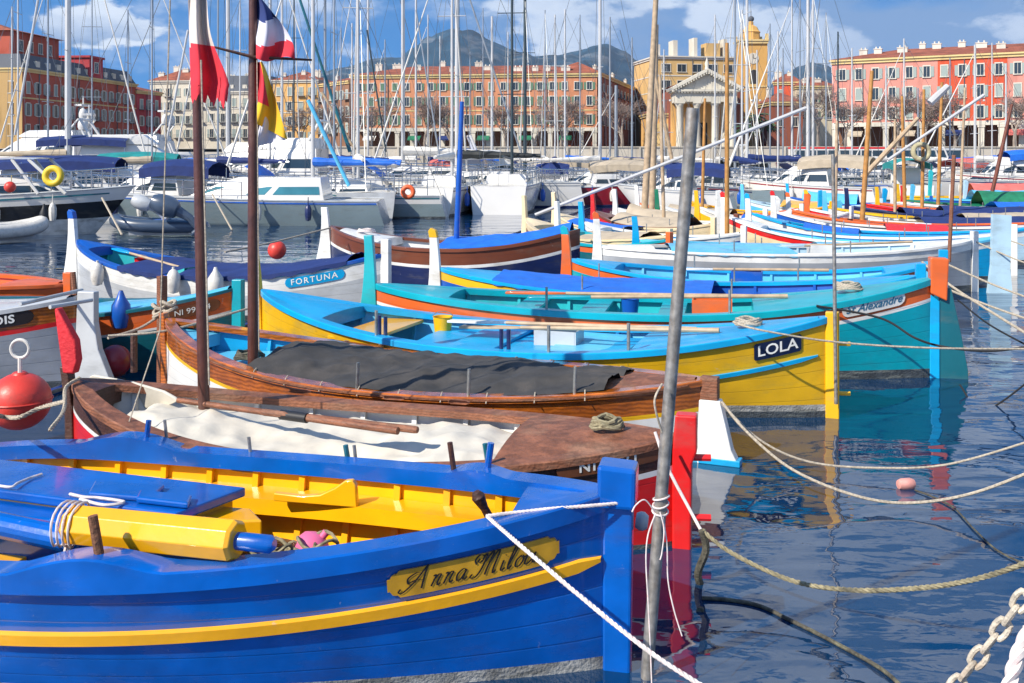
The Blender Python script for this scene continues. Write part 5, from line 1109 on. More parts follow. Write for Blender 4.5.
mbs = [(540, 66, 'white motor boat with cream canopy left of the dark red cruiser', 'tarpbe'), (500, 64, 'white motor boat with blue canopy behind the white sterns', 'tarpb'), (560, 84, 'white motor boat without canopy near the arched corner of the orange building', None), (645, 78, 'white motor boat with navy canopy behind the pale wooden masts', 'tarpn'), (690, 82, 'white motor boat before the church columns', None), (725, 90, 'white motor boat with beige canopy below the church', 'tarpbe'), (765, 70, 'white motor boat with black canopy right of the bell tower', 'tarpbl'), (870, 74, 'white motor boat with a windscreen in front of the bus', None), (900, 58, 'white motor boat with teal canopy before the pink facade', 'tarpt'), (945, 62, 'white motor boat with coral canopy before the arcade', 'coral'), (1000, 60, 'white motor boat with a blue canopy near the green tarpaulins', 'tarpb'), (358, 62, 'white boat with coral canopy under the furled mainsail', 'coral'), (430, 66, 'white boat with coral canopy left of the blue pole', 'coral'), (475, 58, 'white boat with blue canopy behind the black sail cover', 'tarpb'), (300, 74, 'white motor boat with navy canopy behind the blue sail cover', 'tarpn'), (265, 70, 'white motor boat with a beige canopy right of the second brown mast', 'tarpbe'), (190, 84, 'white motor yacht before the cream houses, left', None), (168, 66, 'white motor boat with blue canopy below the crimson house', 'tarpb'), (60, 66, 'white motor yacht with blue canopy behind the thick mast', 'tarpb'), (585, 96, 'white motor boat at the quay below the standing person', None), (830, 88, 'white motor boat with navy canopy beneath the bare trees', 'tarpn'), (960, 88, 'white motor boat at the quay before the red facade', None)]
for i, (px, Y, lb_, cn) in enumerate(mbs):
    motorboat(lb_, px, Y, (176, 10, 165, 80, 190)[i % 5], (7, 8, 6.5, 9)[i % 4], ('gel', ('gel', 'gel', 'ltgrey', 'blue')[i % 4], ('navy', 'blue', 'boot')[i % 3]), fb=(1.0, 1.2, .9)[i % 3], cabin=(.25, .7), ch=(.8, 1.1, .9)[i % 3], canopy=cn, fly=(i % 5 == 1), rail=Y < 70, group='motor boats in the harbour')
# ------------------------------------------------------------------ more fishing boats, further back
far = [ # label, L(px,Y,gun), R(px,Y,gun), hull, rail, inner, sheer, postL, tipL, cover, mast
 ('cream fishing boat with a red tipped white stem beyond the grey one', (728, 23, 216), (1012, 20.5, 232), 'cream', 'white', 'sky', 'red', 'white', 'red', None, ('spar', 727, 22.6, 5.0, .055, .6, 0)),
 ('navy and white fishing boat with a red cover and a white stem', (777, 26, 212), (1060, 24, 224), 'navy', 'white', 'grey', 'blue', 'white', 'red', ('tarpr', .40, .62, .1), None),
 ('white and red fishing boat with an orange yellow stem', (810, 28.5, 209), (1090, 27, 217), 'blue', 'white', 'cream', 'red', 'orange', 'yellow', ('tarpn', .4, .8, .12), ('spar', 862, 27.5, 4.8, .07, .6, 10)),
 ('white fishing boat with a navy stem head in the right hand row', (850, 31, 206), (1110, 30, 212), 'white', 'navy', 'pink', 'navy', 'navy', None, ('tarpn', .2, .5, .15), ('tan', 895, 31, 3.6, .05, .6, 0)),
 ('orange and white fishing boat with a yellow stem', (880, 34, 203), (1130, 33, 208), 'red', 'orange', 'cream', 'orange', 'yellow', None, None, ('spar', 922, 33.5, 4.7, .06, .6, 2)),
 ('green and cream fishing boat with green tarpaulins', (905, 38, 200), (1150, 37, 203), 'green', 'green', 'cream', 'cream', 'red', None, ('tarpg', .3, .9, .5), ('spar', 938, 37, 5.2, .07, .6, 4)),
 ('white fishing boat with a pale blue cover near the far right row end', (925, 42, 198), (1160, 41, 200), 'white', 'sky', 'white', 'blue', 'sky', None, ('sky', .2, .7, .4), ('brown', 990, 41, 4.6, .08, .6, 22)),
 ('yellow and brown fishing boat in the last row on the right', (900, 46, 196), (1130, 46, 197), 'brown', 'yellow', 'cream', 'yellow', 'yellow', None, ('coral', .3, .6, .6), None),
 ('beige and brown fishing boat with a cream stem, left of the row', (527, 24.5, 218), (668, 20.8, 236), 'brown', 'cream', 'grey', 'cream', 'cream', None, ('tarpbe', .5, .9, .12), None),
 ('cream fishing boat with blue inside and a cream stem', (557, 26.5, 213), (712, 23.5, 224), 'cream', 'cream', 'blue', 'cream', 'cream', None, ('tarpb', .15, .5, .05), None),
 ('grey and teal fishing boat under an olive cover', (618, 29, 208), (764, 26.5, 215), 'teal', 'white', 'aqua', 'white', 'white', None, ('tarpbe', .1, .5, .25), ('tan', 644, 28.5, 7.0, .10, .6, 12)),
 ('white and orange fishing boat behind the two pale wooden masts', (640, 32, 203), (800, 30, 208), 'orange', 'orange', 'yellow', 'white', 'white', None, ('tarpbe', .2, .6, .2), ('tan', 652, 31.5, 6.6, .11, .6, 4)),
 ('ochre fishing boat with a red stem beside the galvanised pole', (690, 34, 201), (830, 32, 206), 'cream', 'gold', 'cream', 'gold', 'red', None, None, None),
 ('pale blue fishing boat with a yellow cover behind the cream one', (745, 37, 199), (880, 35, 203), 'sky', 'pale', 'white', 'white', 'sky', None, ('gold', .3, .6, .2), None),
 ('white and blue fishing boat behind the orange yellow stem', (790, 40, 197), (930, 38, 200), 'white', 'blue', 'sky', 'white', 'azure', None, ('sky', .1, .5, .35), None),
 ('teal fishing boat with an orange stern post, left of the ochre mast', (560, 22.4, 226), (668, 19.6, 240), 'teal', 'turq', 'teal', 'orange', 'white', None, None, None),
]
for i, (lb_, L_, R2, hc, rc, inn, sh, pl, tl, cv_, ma) in enumerate(far):
    simple_pointu(lb_, L_, R2, .85 if L_[0] > 700 else .7, .62, hc, rc, inn, sheer=sh, postL=pl, tipL=tl, topL=.55, postR=('orange' if 'orange stern' in lb_ else rc), cover=cv_, mast=ma, k=8, seed=i, pins=i < 4)
# long slanting yards and bare spars
def yard(label, a, b, r0, r1, m, cat='yard', name='yard'): 
    return solo(name, MB().tube([a, a.lerp(b, .4), b], [r0, r0, r1], 8), m, label, cat)
yard('long white yard slanting up across the church portico', WY(535, 215, 26), WY(806, 108, 26), .045, .05, 'alu')
yard('long white yard slanting up before the pink facade', WY(888, 160, 30), WY(984, 95, 30), .045, .05, 'alu')
yard('pale slanting yard left of the tan mast before the arcade', WY(862, 178, 31), WY(918, 118, 31), .08, .06, 'tan')
yard('short white gaff crossing the top of the ochre mast', WY(930, 103, 33), WY(948, 86, 33), .13, .10, 'alu', 'gaff', 'gaff')
yard('light blue spar leaning across the blue sail cover', WY(308, 100, 36), WY(349, 186, 36), .07, .07, 'sky')
yard('dark green spar leaning beside the blue sail cover', WY(300, 0, 52), WY(350, 152, 52), .07, .10, 'teal')
yard('slim yellowish spar leaning right of the dark green one', WY(322, 92, 54), WY(355, 150, 54), .07, .07, 'tan')
yard('thin black spar leaning from the slim white mast', WY(367, 30, 58), WY(386, 152, 58), .05, .05, 'maststeel')
yard('slanting grey spar right of the blue pole', WY(470, 0, 50), WY(520, 150, 50), .045, .045, 'alud')
yard('slanting thin white stay bar right of the tall mast under the mountain', WY(416, 10, 50), WY(440, 160, 50), .04, .04, 'alud')
yard('pale leaning wooden spar beside the pale wooden masts', WY(672, 160, 30), WY(655, 75, 30), .06, .05, 'tan')
for i, (xa, ya_, xb, yb_, Y) in enumerate(((38, 0, 15, 135, 40), (160, 0, 95, 160, 60), (188, 30, 165, 150, 44), (292, 10, 262, 150, 48), (455, 0, 470, 150, 55), (400, 0, 440, 155, 60), (620, 30, 650, 150, 60), (820, 0, 800, 150, 60))):
    yard(('thin white mast stay at the far left', 'very thin stay crossing the cumulus cloud', 'pale stay left of the first brown mast', 'dark stay right of the second brown mast', 'thin stay beside the tall mast under the mountain', 'thin stay crossing the mountain flank', 'thin dark stay right of the orange building', 'thin stay beside the tallest white mast')[i], WY(xa, ya_, Y), WY(xb, yb_, Y), .05 if i in (0, 2) else .02, .05 if i in (0, 2) else .02, 'alu' if i in (0, 2) else 'wire', 'stay', 'stay')
# clutter of posts and fenders in the right hand row
rnd = random.Random(11)
stems = [(775, 196, 26.5, 'white'), (806, 192, 30, 'orange'), (718, 190, 24, 'white'), (820, 190, 34, 'azure'), (838, 200, 33, 'sky'), (884, 188, 40, 'azure'), (903, 186, 40, 'yellow'), (912, 184, 44, 'sky'), (930, 170, 46, 'aqua'), (938, 182, 44, 'pale'), (951, 184, 44, 'white'), (965, 180, 44, 'pale')]
for i, (px, py, Y, m) in enumerate(stems):
    b = WY(px, 160, Y); b.z = .3; tp = H-(py-HZ)*Y/F; side = ('left of', 'right of')[i % 2]
    mb = MB().prism([(-.12, .0), (.10, 0), (.06, .5*(tp)), (.14, tp-.1), (.05, tp), (-.05, tp-.02), (-.08, .5*tp)], Vector((b.x, b.y, 0)), (1, 0, 0), (0, 0, 1), .06)
    solo('stem_head', mb, m, ['white stem head in front of the small white motor boats', 'orange yellow stem head below the bus', 'white stem head at the foot of the ochre mast', 'azure stem head below the bus', 'light blue stem head right of the azure one below the bus', 'azure stem head left of the yellow one', 'yellow slanting stem head before the pink facade', 'light blue stem head right of the slanting yellow one', 'aqua painted stem head beside the tan mast', 'pale blue stem head right of the aqua one', 'white stem head in the far right row', 'pale stem head right of the white one in the far right row'][i], 'stem post', smooth=False, bevel=.01)
# cork ring on the tan mast, green tarpaulins
M['cork'] = mat('old life ring canvas', (.40, .36, .22), .8, var=.3, vscale=5)
ring('life_ring', 'old beige and green life ring hung on the tan mast', WY(921, 152, 33.2), .26, .085, 'cork', 'life ring')
# ------------------------------------------------------------------ bus, people, lamps
bx = (842-512)*.158; bus = local('bus', 'white bus with a red roof band parked on the quay', 'bus', (bx, 158, 1.0), R_(2))
MB().box(-8.2, 8.2, -1.25, 1.25, .45, 2.85).build('body', 'gel', bus, smooth=False, bevel=.12); MB().box(-8.22, 8.22, -1.27, 1.27, 2.852, 3.12).build('roof_band', 'red', bus, smooth=False)
for i in range(9): MB().box(-7.9+i*1.76, -6.35+i*1.76, -1.275, -1.255, 1.45, 2.6).build('side_window', 'glass', bus, smooth=False)
for x in (-5.4, 4.6): MB().lathe((x, -1.1, .48), [(0, -.2), (.46, -.2), (.48, 0), (.46, .12), (0, .12)], 18, axis=(0, -1, 0)).build('wheel', 'rubber', bus)
b2 = local('bus', 'dark windowed grey coach parked behind the tan spars', 'bus', ((925-512)*.158, 158, 1.0), R_(-2))
MB().box(-5.5, 5.5, -1.2, 1.2, .45, 2.9).build('body', 'ltgrey', b2, smooth=False, bevel=.12); MB().box(-5.3, 5.3, -1.23, -1.205, 1.4, 2.6).build('side_window', 'glass', b2, smooth=False)
for x in (-3.6, 3.4): MB().lathe((x, -1.05, .48), [(0, -.2), (.46, -.2), (.48, 0), (.46, .12), (0, .12)], 18, axis=(0, -1, 0)).build('wheel', 'rubber', b2)
M['skin'] = mat('skin', (.45, .26, .18), .6); M['jkt'] = mat('dark clothing', (.02, .02, .03), .8); M['jktr'] = mat('red clothing', (.35, .04, .04), .8); M['jktb'] = mat('blue clothing', (.05, .10, .22), .8)
def person(px, Y, z, jacket, label, rz=0, stride=.1):
    r = local('person', label, 'person', ((px-512)*Y/F, Y, z), rz, None)
    vs = [(0, 0, .92), (0, 0, 1.18), (0, 0, 1.40), (0, 0, 1.50), (0, 0, 1.62), (0, 0, 1.70), (-.09, 0, .88), (-.10, stride, .48), (-.10, -stride*.5+.02, .06), (-.10, -.16, .03), (.09, 0, .88), (.10, -stride, .48), (.10, stride, .06), (.10, stride-.17, .03), (-.19, 0, 1.40), (-.25, .03, 1.13), (-.24, -.05, .88), (.19, 0, 1.40), (.25, .02, 1.13), (.24, -.06, .88)]
    ed = [(0, 1), (1, 2), (2, 3), (3, 4), (4, 5), (0, 6), (6, 7), (7, 8), (8, 9), (0, 10), (10, 11), (11, 12), (12, 13), (2, 14), (14, 15), (15, 16), (2, 17), (17, 18), (18, 19)]
    rad = [.15, .14, .15, .06, .10, .08, .09, .065, .045, .04, .09, .065, .045, .04, .07, .05, .035, .07, .05, .035]
    me = bpy.data.meshes.new('body'); me.from_pydata(vs, ed, []); o = bpy.data.objects.new('body', me); COL.objects.link(o); o.parent = r
    sk = o.modifiers.new('skin', 'SKIN'); 
    for i, v in enumerate(me.skin_vertices[0].data if me.skin_vertices else []): v.radius = (rad[i], rad[i]*.8)
    if not me.skin_vertices: pass
    o.modifiers.new('sub', 'SUBSURF').levels = 1; me.materials.append(M[jacket])
    ORG[o.name] = Vector(); MB().ball((0, -.02, 1.66), .115, 12, sz=1.15).build('head', 'skin', r)
    return r
person(588, 160, 1.0, 'jkt', 'person in dark clothes standing on the quay before the arched corner'); person(700, 160.5, 1.0, 'jktb', 'person in blue walking on the quay below the church', .5); person(777, 160.5, 1.0, 'jktr', 'person in red on the quay right of the church', 1.0)
def lamp(px, Y, h, label):
    r = local('street_lamp', label, 'street lamp', ((px-512)*Y/F, Y, 4), 0, 'street lamps along the street')
    MB().tube([(0, 0, 0), (0, 0, .8), (0, 0, h)], [.14, .09, .06], 8).build('pole', 'greyroof', r)
    for sd in (-1, 1): MB().tube([(0, 0, h-.4), (sd*.5, 0, h-.1), (sd*.75, 0, h-.15)], .04, 5).build('arm', 'greyroof', r); MB().lathe((sd*.75, 0, h-.45), [(.05, 0), (.2, .1), (.22, .3), (.02, .42)], 10).build('lantern', 'gel', r)
for px, lb_ in ((756, 'twin street lamp in front of the church side'), (666, 'twin street lamp left of the church portico'), (372, 'twin street lamp before the left arcade'), (980, 'twin street lamp before the red facade')): lamp(px, 180, 9, lb_)
# ------------------------------------------------------------------ poles, flags, ropes, buoys, chain
pb, pt = WY(647, 672, 4.62), WY(693, 108, 4.52)
po = thing('mooring_pole', 'leaning galvanised steel pole in the right foreground', 'pole', pb)
MB().tube([pb-Vector((0, 0, .5)), pb, pb.lerp(pt, .5), pt], .029, 20).build('pole_shaft', 'steel', po)
solo('mooring_pole', MB().tube([WY(836, 404, 9.15), WY(833, 154, 9.15)], .017, 10), 'steel', 'thin grey steel pole standing at the yellow stern of the LOLA boat', 'pole')
solo('mooring_pole', MB().tube([WY(949, 262, 17.4), WY(954, 155, 17.4)], .035, 8), 'wood', 'weathered brown pole behind the orange stern head', 'pole')
solo('mooring_pole', MB().tube([WY(78, 330, 10.9), WY(73, 272, 10.9)], .03, 8), 'wood', 'short weathered post behind the grey boat with the flared stem', 'pole')
p_ = thing('mooring_pole', 'short square wooden post with knotted ropes left of the teal boat', 'pole', WY(163, 315, 10.4))
MB().tube([WY(162, 385, 10.2), WY(162, 276, 10.2)], .055, 4).build('post_shaft', 'wood', p_, smooth=False)
mb = MB(); 
for i in range(5): c = WY(163+random.Random(i).uniform(-5, 7), 303+i*3, 10.2-.08); mb.tube([c+Vector((.07*math.cos(a), .06*math.sin(a), .02*math.sin(2*a+i))) for a in [2*math.pi*k/14 for k in range(15)]], .018, 6)
mb.build('rope_knot', 'ropew', p_)
solo('mooring_pole', MB().tube([WY(134, 372, 9.9), WY(134, 330, 9.9)], .035, 8), 'darkwood', 'dark short stake beside the red round fender', 'pole')
def cloth(name, label, fn, mats, nu=22, nv=30, mi=None):
    rows = [[fn(i/nu, j/nv) for i in range(nu+1)] for j in range(nv+1)]
    return solo(name, MB().grid(rows, (lambda a, b: mi(b/nu, a/nv)) if mi else 0), mats, label, 'flag', auto=70)
M['fw'] = mat('faded white flag cloth', (.58, .52, .48), .9, var=.1); M['fr'] = mat('red flag cloth', (.62, .03, .05), .9, var=.15, vscale=6); M['fb'] = mat('blue flag cloth', (.02, .04, .16), .9); M['fy'] = mat('yellow flag cloth', (.72, .42, .02), .9, var=.1); M['fwh'] = mat('bluish white flag cloth', (.55, .56, .66), .9)
def f1(u, v):
    xl = 187+4*v; wd = 8+28*min(1, v*1.15)+(3*math.sin(v*9)); py = -40+138*v+(4*math.sin(u*23)+3*math.sin(u*51) if v > .93 else 0)+6*u*v
    return WY(xl+wd*u*(1 if v < .9 else .97), py, 7.0+.06*math.sin(u*9+v*3))
cloth('flag', 'faded white and red flag hanging ragged from the top of the left brown mast', f1, ['fw', 'fr'], mi=lambda u, v: 1 if v > .60-.03*u else 0)
def f2(u, v):
    a = Vector((256, -6+68*u*0, 0)); 
    x = 256+u*39*(.15+.85*math.sin(min(1, v*1.05)*math.pi/2)**.9); y = -10+v*68+u*(14-12*v)+3*math.sin(u*6); 
    return WY(x, y, 9.0+.08*math.sin(u*8+v*4))
cloth('flag', 'French flag with blue, white and red stripes on the right brown mast', f2, ['fb', 'fwh', 'fr'], mi=lambda u, v: 0 if v < .40-.10*u else (1 if v < .78-.10*u else 2))
def f3(u, v):
    x = 257+u*(6+30*v**.8*.6+10*v)*.9; y = 62+v*62+u*v*16; return WY(x, y, 9.02+.07*math.sin(u*7+v*5))
cloth('flag', 'red and yellow striped flag hanging below the French flag', f3, ['fr', 'fy', 'fwh'], mi=lambda u, v: 1 if u > .50+.15*math.sin(v*9)*0 or v > .62 else 0)
def f4(u, v): return WY(258+u*(6+22*v), 108+v*38-u*6*v, 9.06+.05*math.sin(u*6+v*6))
cloth('flag', 'pale violet white cloth hanging below the red and yellow flag', f4, ['fwh'])
solo('crosstree', MB().tube([WY(214, 47, 8.9), WY(253, 57, 9.0), WY(312, 60, 9.1)], [.010, .016, .010], 8), 'darkwood', 'dark thin crosstree on the right brown mast', 'spar')
def rope(label, pts, r, m, tw=False, name='mooring_rope', n=10, cat='rope'):
    P = smoothpts(pts, n); mb = MB()
    if tw: twist(mb, P, r)
    else: mb.tube(P, r, 7)
    return solo(name, mb, m, label, cat, 'mooring ropes' if name == 'mooring_rope' else None)
# foreground line from the blue bow to the bottom right
rope('pale red flecked rope wrapped round the blue stem head', [W(636, 501, .80), W(600, 505, .80), W(560, 508, .80), W(520, 512, .78), W(487, 516, .775)], .0085, 'ropewh', True)
rope('pale red flecked rope slanting down from the blue bow to the bottom right', [W(487, 516, .78), WY(520, 545, 4.2), WY(580, 596, 4.0), WY(650, 652, 3.8), WY(712, 692, 3.7)], .0095, 'ropewh', True)
c = pb.lerp(pt, .30); mb = MB()
for i in range(3): cc_ = pb.lerp(pt, .29+.012*i); mb.tube([cc_+Vector((.036*math.cos(a), .036*math.sin(a), .01*math.sin(a+i))) for a in [2*math.pi*k/14 for k in range(15)]], .0045, 6)
for (pts) in ([(655, 515), (648, 535), (646, 560), (648, 600), (650, 640), (652, 690)], [(660, 512), (664, 530), (662, 552), (660, 560)], [(655, 512), (645, 500), (636, 505), (632, 512)], [(663, 517), (667, 545), (668, 580), (674, 610), (682, 636)]): mb.tube(smoothpts([WY(x, y, 4.5-.02*i) for i, (x, y) in enumerate(pts)]), .0032, 6)
solo('rope_lashing', mb, 'ropewh', 'tangle of thin white cords tied round the galvanised pole', 'rope')
rope('thin grey cord hanging beside the top of the galvanised pole', [WY(662, 384, 4.5), WY(655, 398, 4.45), WY(656, 412, 4.45), WY(662, 432, 4.48)], .005, 'ropew')
rope('pale rope from the red stern post down to the weedy rope knot', [WY(655, 432, 6.0), WY(668, 468, 5.9), WY(690, 510, 5.8), WY(702, 532, 5.7)], .010, 'ropewh')
rope('olive and dark rope sagging over the water to the right edge', [WY(702, 530, 5.6), WY(730, 552, 5.5), WY(790, 580, 5.3), WY(850, 590, 5.1), WY(920, 588, 4.9), WY(980, 578, 4.7), WY(1040, 558, 4.5)], .013, 'ropeo', True)
rope('dark weedy rope end hanging down beside the red stern post', [WY(702, 530, 5.6), WY(706, 550, 5.6), WY(698, 575, 5.62), WY(706, 600, 5.64), W(700, 612, 0.0)], .022, 'roped')
rope('black rope lying on the water left of the olive rope', [W(702, 598, .01), W(730, 600, .01), W(760, 606, .01), W(790, 620, .01), W(830, 640, .01), W(880, 668, .01), W(905, 690, .01)], .010, 'roped')
rope('pale long rope sagging from the yellow bow to the right edge', [WY(722, 402, 7.6), WY(745, 430, 7.4), WY(790, 468, 7.1), WY(850, 494, 6.9), WY(905, 503, 6.8), WY(970, 494, 6.7), WY(1040, 468, 6.6)], .0105, 'ropew')
rope('second pale rope above it crossing the yellow reflection', [WY(720, 402, 7.8), WY(760, 440, 7.7), WY(810, 462, 7.6), WY(880, 468, 7.5), WY(950, 464, 7.4), WY(1040, 438, 7.3)], .0085, 'ropew')
rope('pale taut rope running past the LOLA board to the right edge', [WY(733, 322, 9.0), WY(760, 330, 8.8), WY(835, 342, 8.8), WY(930, 348, 8.8), WY(1040, 349, 8.8)], .009, 'ropew')
rope('black rope hanging from the turquoise bow', [B5.hp(.80, B5.g(.8)+.01, -1, .03), WY(880, 318, 10.5), WY(915, 338, 10.3), WY(945, 347, 10.2), WY(990, 351, 9.8), WY(1040, 345, 9.6)], .012, 'ropek')
rope('pale rope from the grey white bow down to the water on the right', [WY(922, 262, 13.0), WY(950, 285, 12.6), WY(985, 308, 12.0), WY(1040, 342, 11.5)], .016, 'ropew')
rope('dark rope floating between the small pink float and the right edge', [W(915, 490, .01), W(950, 505, .01), W(975, 530, .01), W(1000, 552, .01), W(1040, 570, .01)], .006, 'roped')
rope('thin dark rope slanting right from the turquoise boat', [WY(960, 385, 10.2), WY(985, 410, 9.8), WY(1040, 372, 9.4)], .009, 'ropek')
rope('dark line crossing the right water below the pale blue rudder', [WY(958, 300, 14), WY(990, 325, 13), WY(1040, 352, 12)], .012, 'ropek')
rope('knotted rope round the big red buoy', [W(-20, 408, .95), WY(0, 416, 7.9), WY(20, 417, 7.75), WY(40, 408, 7.85), WY(62, 402, 7.6), WY(75, 398, 7.3)], .018, 'ropew', True)
rope('pale rope from the brown stem down to the blue gunwale', [WY(80, 378, 7.2), WY(66, 388, 7.0), WY(64, 410, 6.6), WY(50, 430, 6.3)], .014, 'ropew', True)
rope('two pale ropes from the knotted post to the left ring', [WY(165, 312, 10.2), WY(140, 328, 9.9), WY(108, 338, 9.6)], .014, 'ropew')
rope('pale rope from the flared stem to the teal boat', [WY(108, 336, 9.6), WY(170, 330, 9.8), WY(250, 308, 10.6)], .012, 'ropew')
rope('white mooring line from the white boat stem over the far water', [WY(225, 252, 17), WY(270, 243, 18), WY(330, 228, 19.5)], .016, 'ropew')
for i, (lb_, a, b, r_) in enumerate((('thin halyard left of the left brown mast', (160, 330, 7.2), (170, 0, 7.2), .006), ('white halyard beside the left brown mast', (209, 385, 6.9), (201, 60, 6.9), .007), ('thin stay down to the cream tarpaulin', (160, 330, 7.0), (128, 425, 6.6), .005), ('white halyard beside the right brown mast', (259, 350, 9.0), (257, 60, 9.0), .006), ('stay from the cruiser bow to the water', (102, 198, 30.5), (122, 235, 28), .03), ('stay from the grey green hull to the water', (212, 194, 35), (232, 230, 33), .03), ('stay rope down from the grey green yacht', (310, 198, 38), (318, 224, 36), .03))):
    solo('line', MB().tube([WY(*a), WY(*b)], r_, 5), 'ropew', lb_, 'rope')
# buoys
bc = WY(20, 401, 8.25); bu = thing('mooring_buoy', 'big round orange red mooring buoy with an iron ring at the left', 'buoy', bc)
MB().ball(bc, .245, 24, sz=.95).build('buoy_body', 'buoy', bu)
MB().tube([bc+Vector((.247*math.cos(a), .247*math.sin(a), .01)) for a in [2*math.pi*k/32 for k in range(33)]], .007, 6).build('moulding_seam', 'buoy', bu)
MB().lathe(bc+Vector((0, 0, .20)), [(0, .035), (.05, .04), (.07, .02), (.075, 0)], 16).build('cap', 'buoy', bu)
MB().tube([bc+Vector((0, 0, .22)), bc+Vector((0, 0, .36))], .018, 8).build('shank', 'fender', bu)
ax = Vector((0, -1, 0)); mb = MB().tube([bc+Vector((.075*math.cos(a), 0, .43+.075*math.sin(a))) for a in [2*math.pi*k/20 for k in range(21)]], .014, 8); mb.build('ring', 'fender', bu)
solo('buoy', MB().ball(WY(115, 361, 10.6), .17, 16), 'darkred', 'dark red round buoy half hidden behind the flared stem', 'buoy')
solo('buoy', MB().ball(WY(277, 250, 21.5), .20, 16), 'buoy', 'small red ball buoy floating on the far water', 'buoy')
solo('float', MB().lathe(W(906, 484, .03), [(0, -.065), (.032, -.06), (.042, -.035), (.042, .035), (.032, .06), (0, .065)], 14, axis=(1, .2, 0)), mat('sun bleached pink float', (.62, .28, .24), .6, var=.3, vscale=12), 'small pale pink float lying on the water at the right', 'float')
solo('fender', MB().lathe(WY(121, 312, 11.2), [(0, -.2), (.08, -.17), (.11, -.05), (.10, .08), (.05, .16), (.02, .24)], 14), 'blue', 'blue teardrop fender hanging on the teal boat', 'fender')
solo('fender', MB().lathe(BE.p(.62, -BE.w(.5)-.12, .55), [(0, -.22), (.08, -.18), (.12, -.05), (.11, .1), (.04, .2), (.02, .26)], 14), 'fender', 'white teardrop fender hanging beside the blue cover', 'fender')
# chain
chn = thing('chain', 'salt crusted iron chain rising to the right edge of the foreground', 'chain', WY(985, 640, 3.2)); path = smoothpts([WY(945, 700, 3.3), WY(975, 662, 3.25), WY(1000, 630, 3.2), WY(1022, 600, 3.15), WY(1050, 566, 3.1)], 30)
acc = 0; last = path[0]; step = .062; k = 0
for p0, p1 in zip(path, path[1:]):
    acc += (p1-p0).length
    if acc >= step:
        acc = 0; c = p1; t = (p1-last).normalized(); last = p1; s_ = t.orthogonal().normalized() if k % 2 else t.cross(t.orthogonal()).normalized(); k += 1
        a_ = .030; b_ = .020; ps = []
        for j in range(17): an = 2*math.pi*j/16; ps.append(c+t*(a_*(1 if math.cos(an) > 0 else -1)*min(1, abs(math.cos(an))*1.3)*1.15)+s_*b_*math.sin(an))
        MB().tube(ps, .0095, 8).build('link', 'chain', chn)
rope('thick pale rope at the bottom right corner', [WY(1005, 700, 3.1), WY(1014, 668, 3.1), WY(1020, 650, 3.12), WY(1030, 628, 3.15)], .022, 'ropewh', True)
# ------------------------------------------------------------------ air
hz = MB().box(-7000, 7000, -80, 6500, -3.0, 900).build('haze', 'white', smooth=False); hz.data.materials.clear()
hm = bpy.data.materials.new('air'); hm.use_nodes = True; ht = hm.node_tree; ht.nodes.clear()
ho = ht.nodes.new('ShaderNodeOutputMaterial'); hv = ht.nodes.new('ShaderNodeVolumePrincipled'); hv.inputs['Color'].default_value = (.50, .70, 1, 1); hv.inputs['Density'].default_value = 5.5e-5; hv.inputs['Anisotropy'].default_value = 0.0
ht.links.new(hv.outputs[0], ho.inputs['Volume']); hz.data.materials.append(hm); tag(hz, kind='stuff')

# ------------------------------------------------------------------ further yachts and boats that fill the basin
more = [(12, 70, 'gel', 13, .08, 'alu', 'tarpn', 'white yacht behind the navy canopies at the left edge'), (48, 62, 'gel', 14, .07, 'alud', 'tarpb', 'white yacht with a blue cover left of the thick white mast'), (92, 64, 'gel', 15, .05, 'alud', 'canvas', 'white yacht right of the thick white mast'), (128, 58, 'gel', 11, .05, 'alu', 'tarpn', 'low white yacht below the crimson house'), (152, 48, 'gel', 12, .05, 'alud', 'tarpbe', 'white yacht with a beige cover left of the first brown mast'),
 (218, 47, 'gel', 14, .05, 'alud', 'tarpn', 'white yacht with a thin mast between the two brown masts'), (240, 78, 'gel', 15, .07, 'alu', 'canvas', 'white yacht far behind, just left of the second brown mast'), (270, 50, 'gel', 14, .07, 'alu', 'canvas', 'white yacht whose mast rises right behind the red and yellow flag'), (334, 50, 'navy', 12, .06, 'alud', 'tarpb', 'navy hulled yacht behind the blue sail cover'), (352, 86, 'gel', 14, .08, 'alu', 'canvas', 'white yacht in the back row at the left end of the orange building'),
 (428, 74, 'navy', 13, .06, 'alu', 'tarpn', 'navy hulled yacht left of the blue pole mast'), (483, 84, 'gel', 15, .06, 'alud', 'canvas', 'white yacht in the back row right of the blue pole mast'), (508, 92, 'gel', 14, .07, 'alu', 'tarpb', 'back row yacht left of the thick dark mast'), (555, 60, 'gel', 11, .06, 'alu', 'tarpn', 'white yacht with a navy cover before the orange arcade'), (580, 74, 'gel', 13, .06, 'alud', 'canvas', 'white yacht left of the tall white mast at the orange corner'), (610, 68, 'gel', 12, .07, 'alud', 'tarpbe', 'white yacht right of the tall white mast at the orange corner'),
 (664, 70, 'gel', 10, .06, 'alu', 'tarpb', 'white yacht before the low yellow building'), (715, 74, 'gel', 13, .07, 'alu', 'canvas', 'white yacht before the church columns'), (770, 64, 'gel', 11, .06, 'alud', 'tarpn', 'white yacht before the palm trees'), (792, 58, 'gel', 12, .06, 'alu', 'canvas', 'white yacht left of the beige windscreen cover'), (826, 66, 'gel', 12, .05, 'alud', 'tarpn', 'white yacht left end of the bus'), (852, 60, 'gel', 9, .06, 'alu', 'tarpb', 'white yacht before the middle of the bus'), (904, 72, 'gel', 11, .07, 'alu', 'canvas', 'white yacht before the pink arcade'), (950, 76, 'gel', 10, .06, 'alud', 'tarpn', 'white yacht before the red arcade'), (992, 66, 'gel', 10, .05, 'alu', 'canvas', 'white yacht left of the right edge before the red house')]
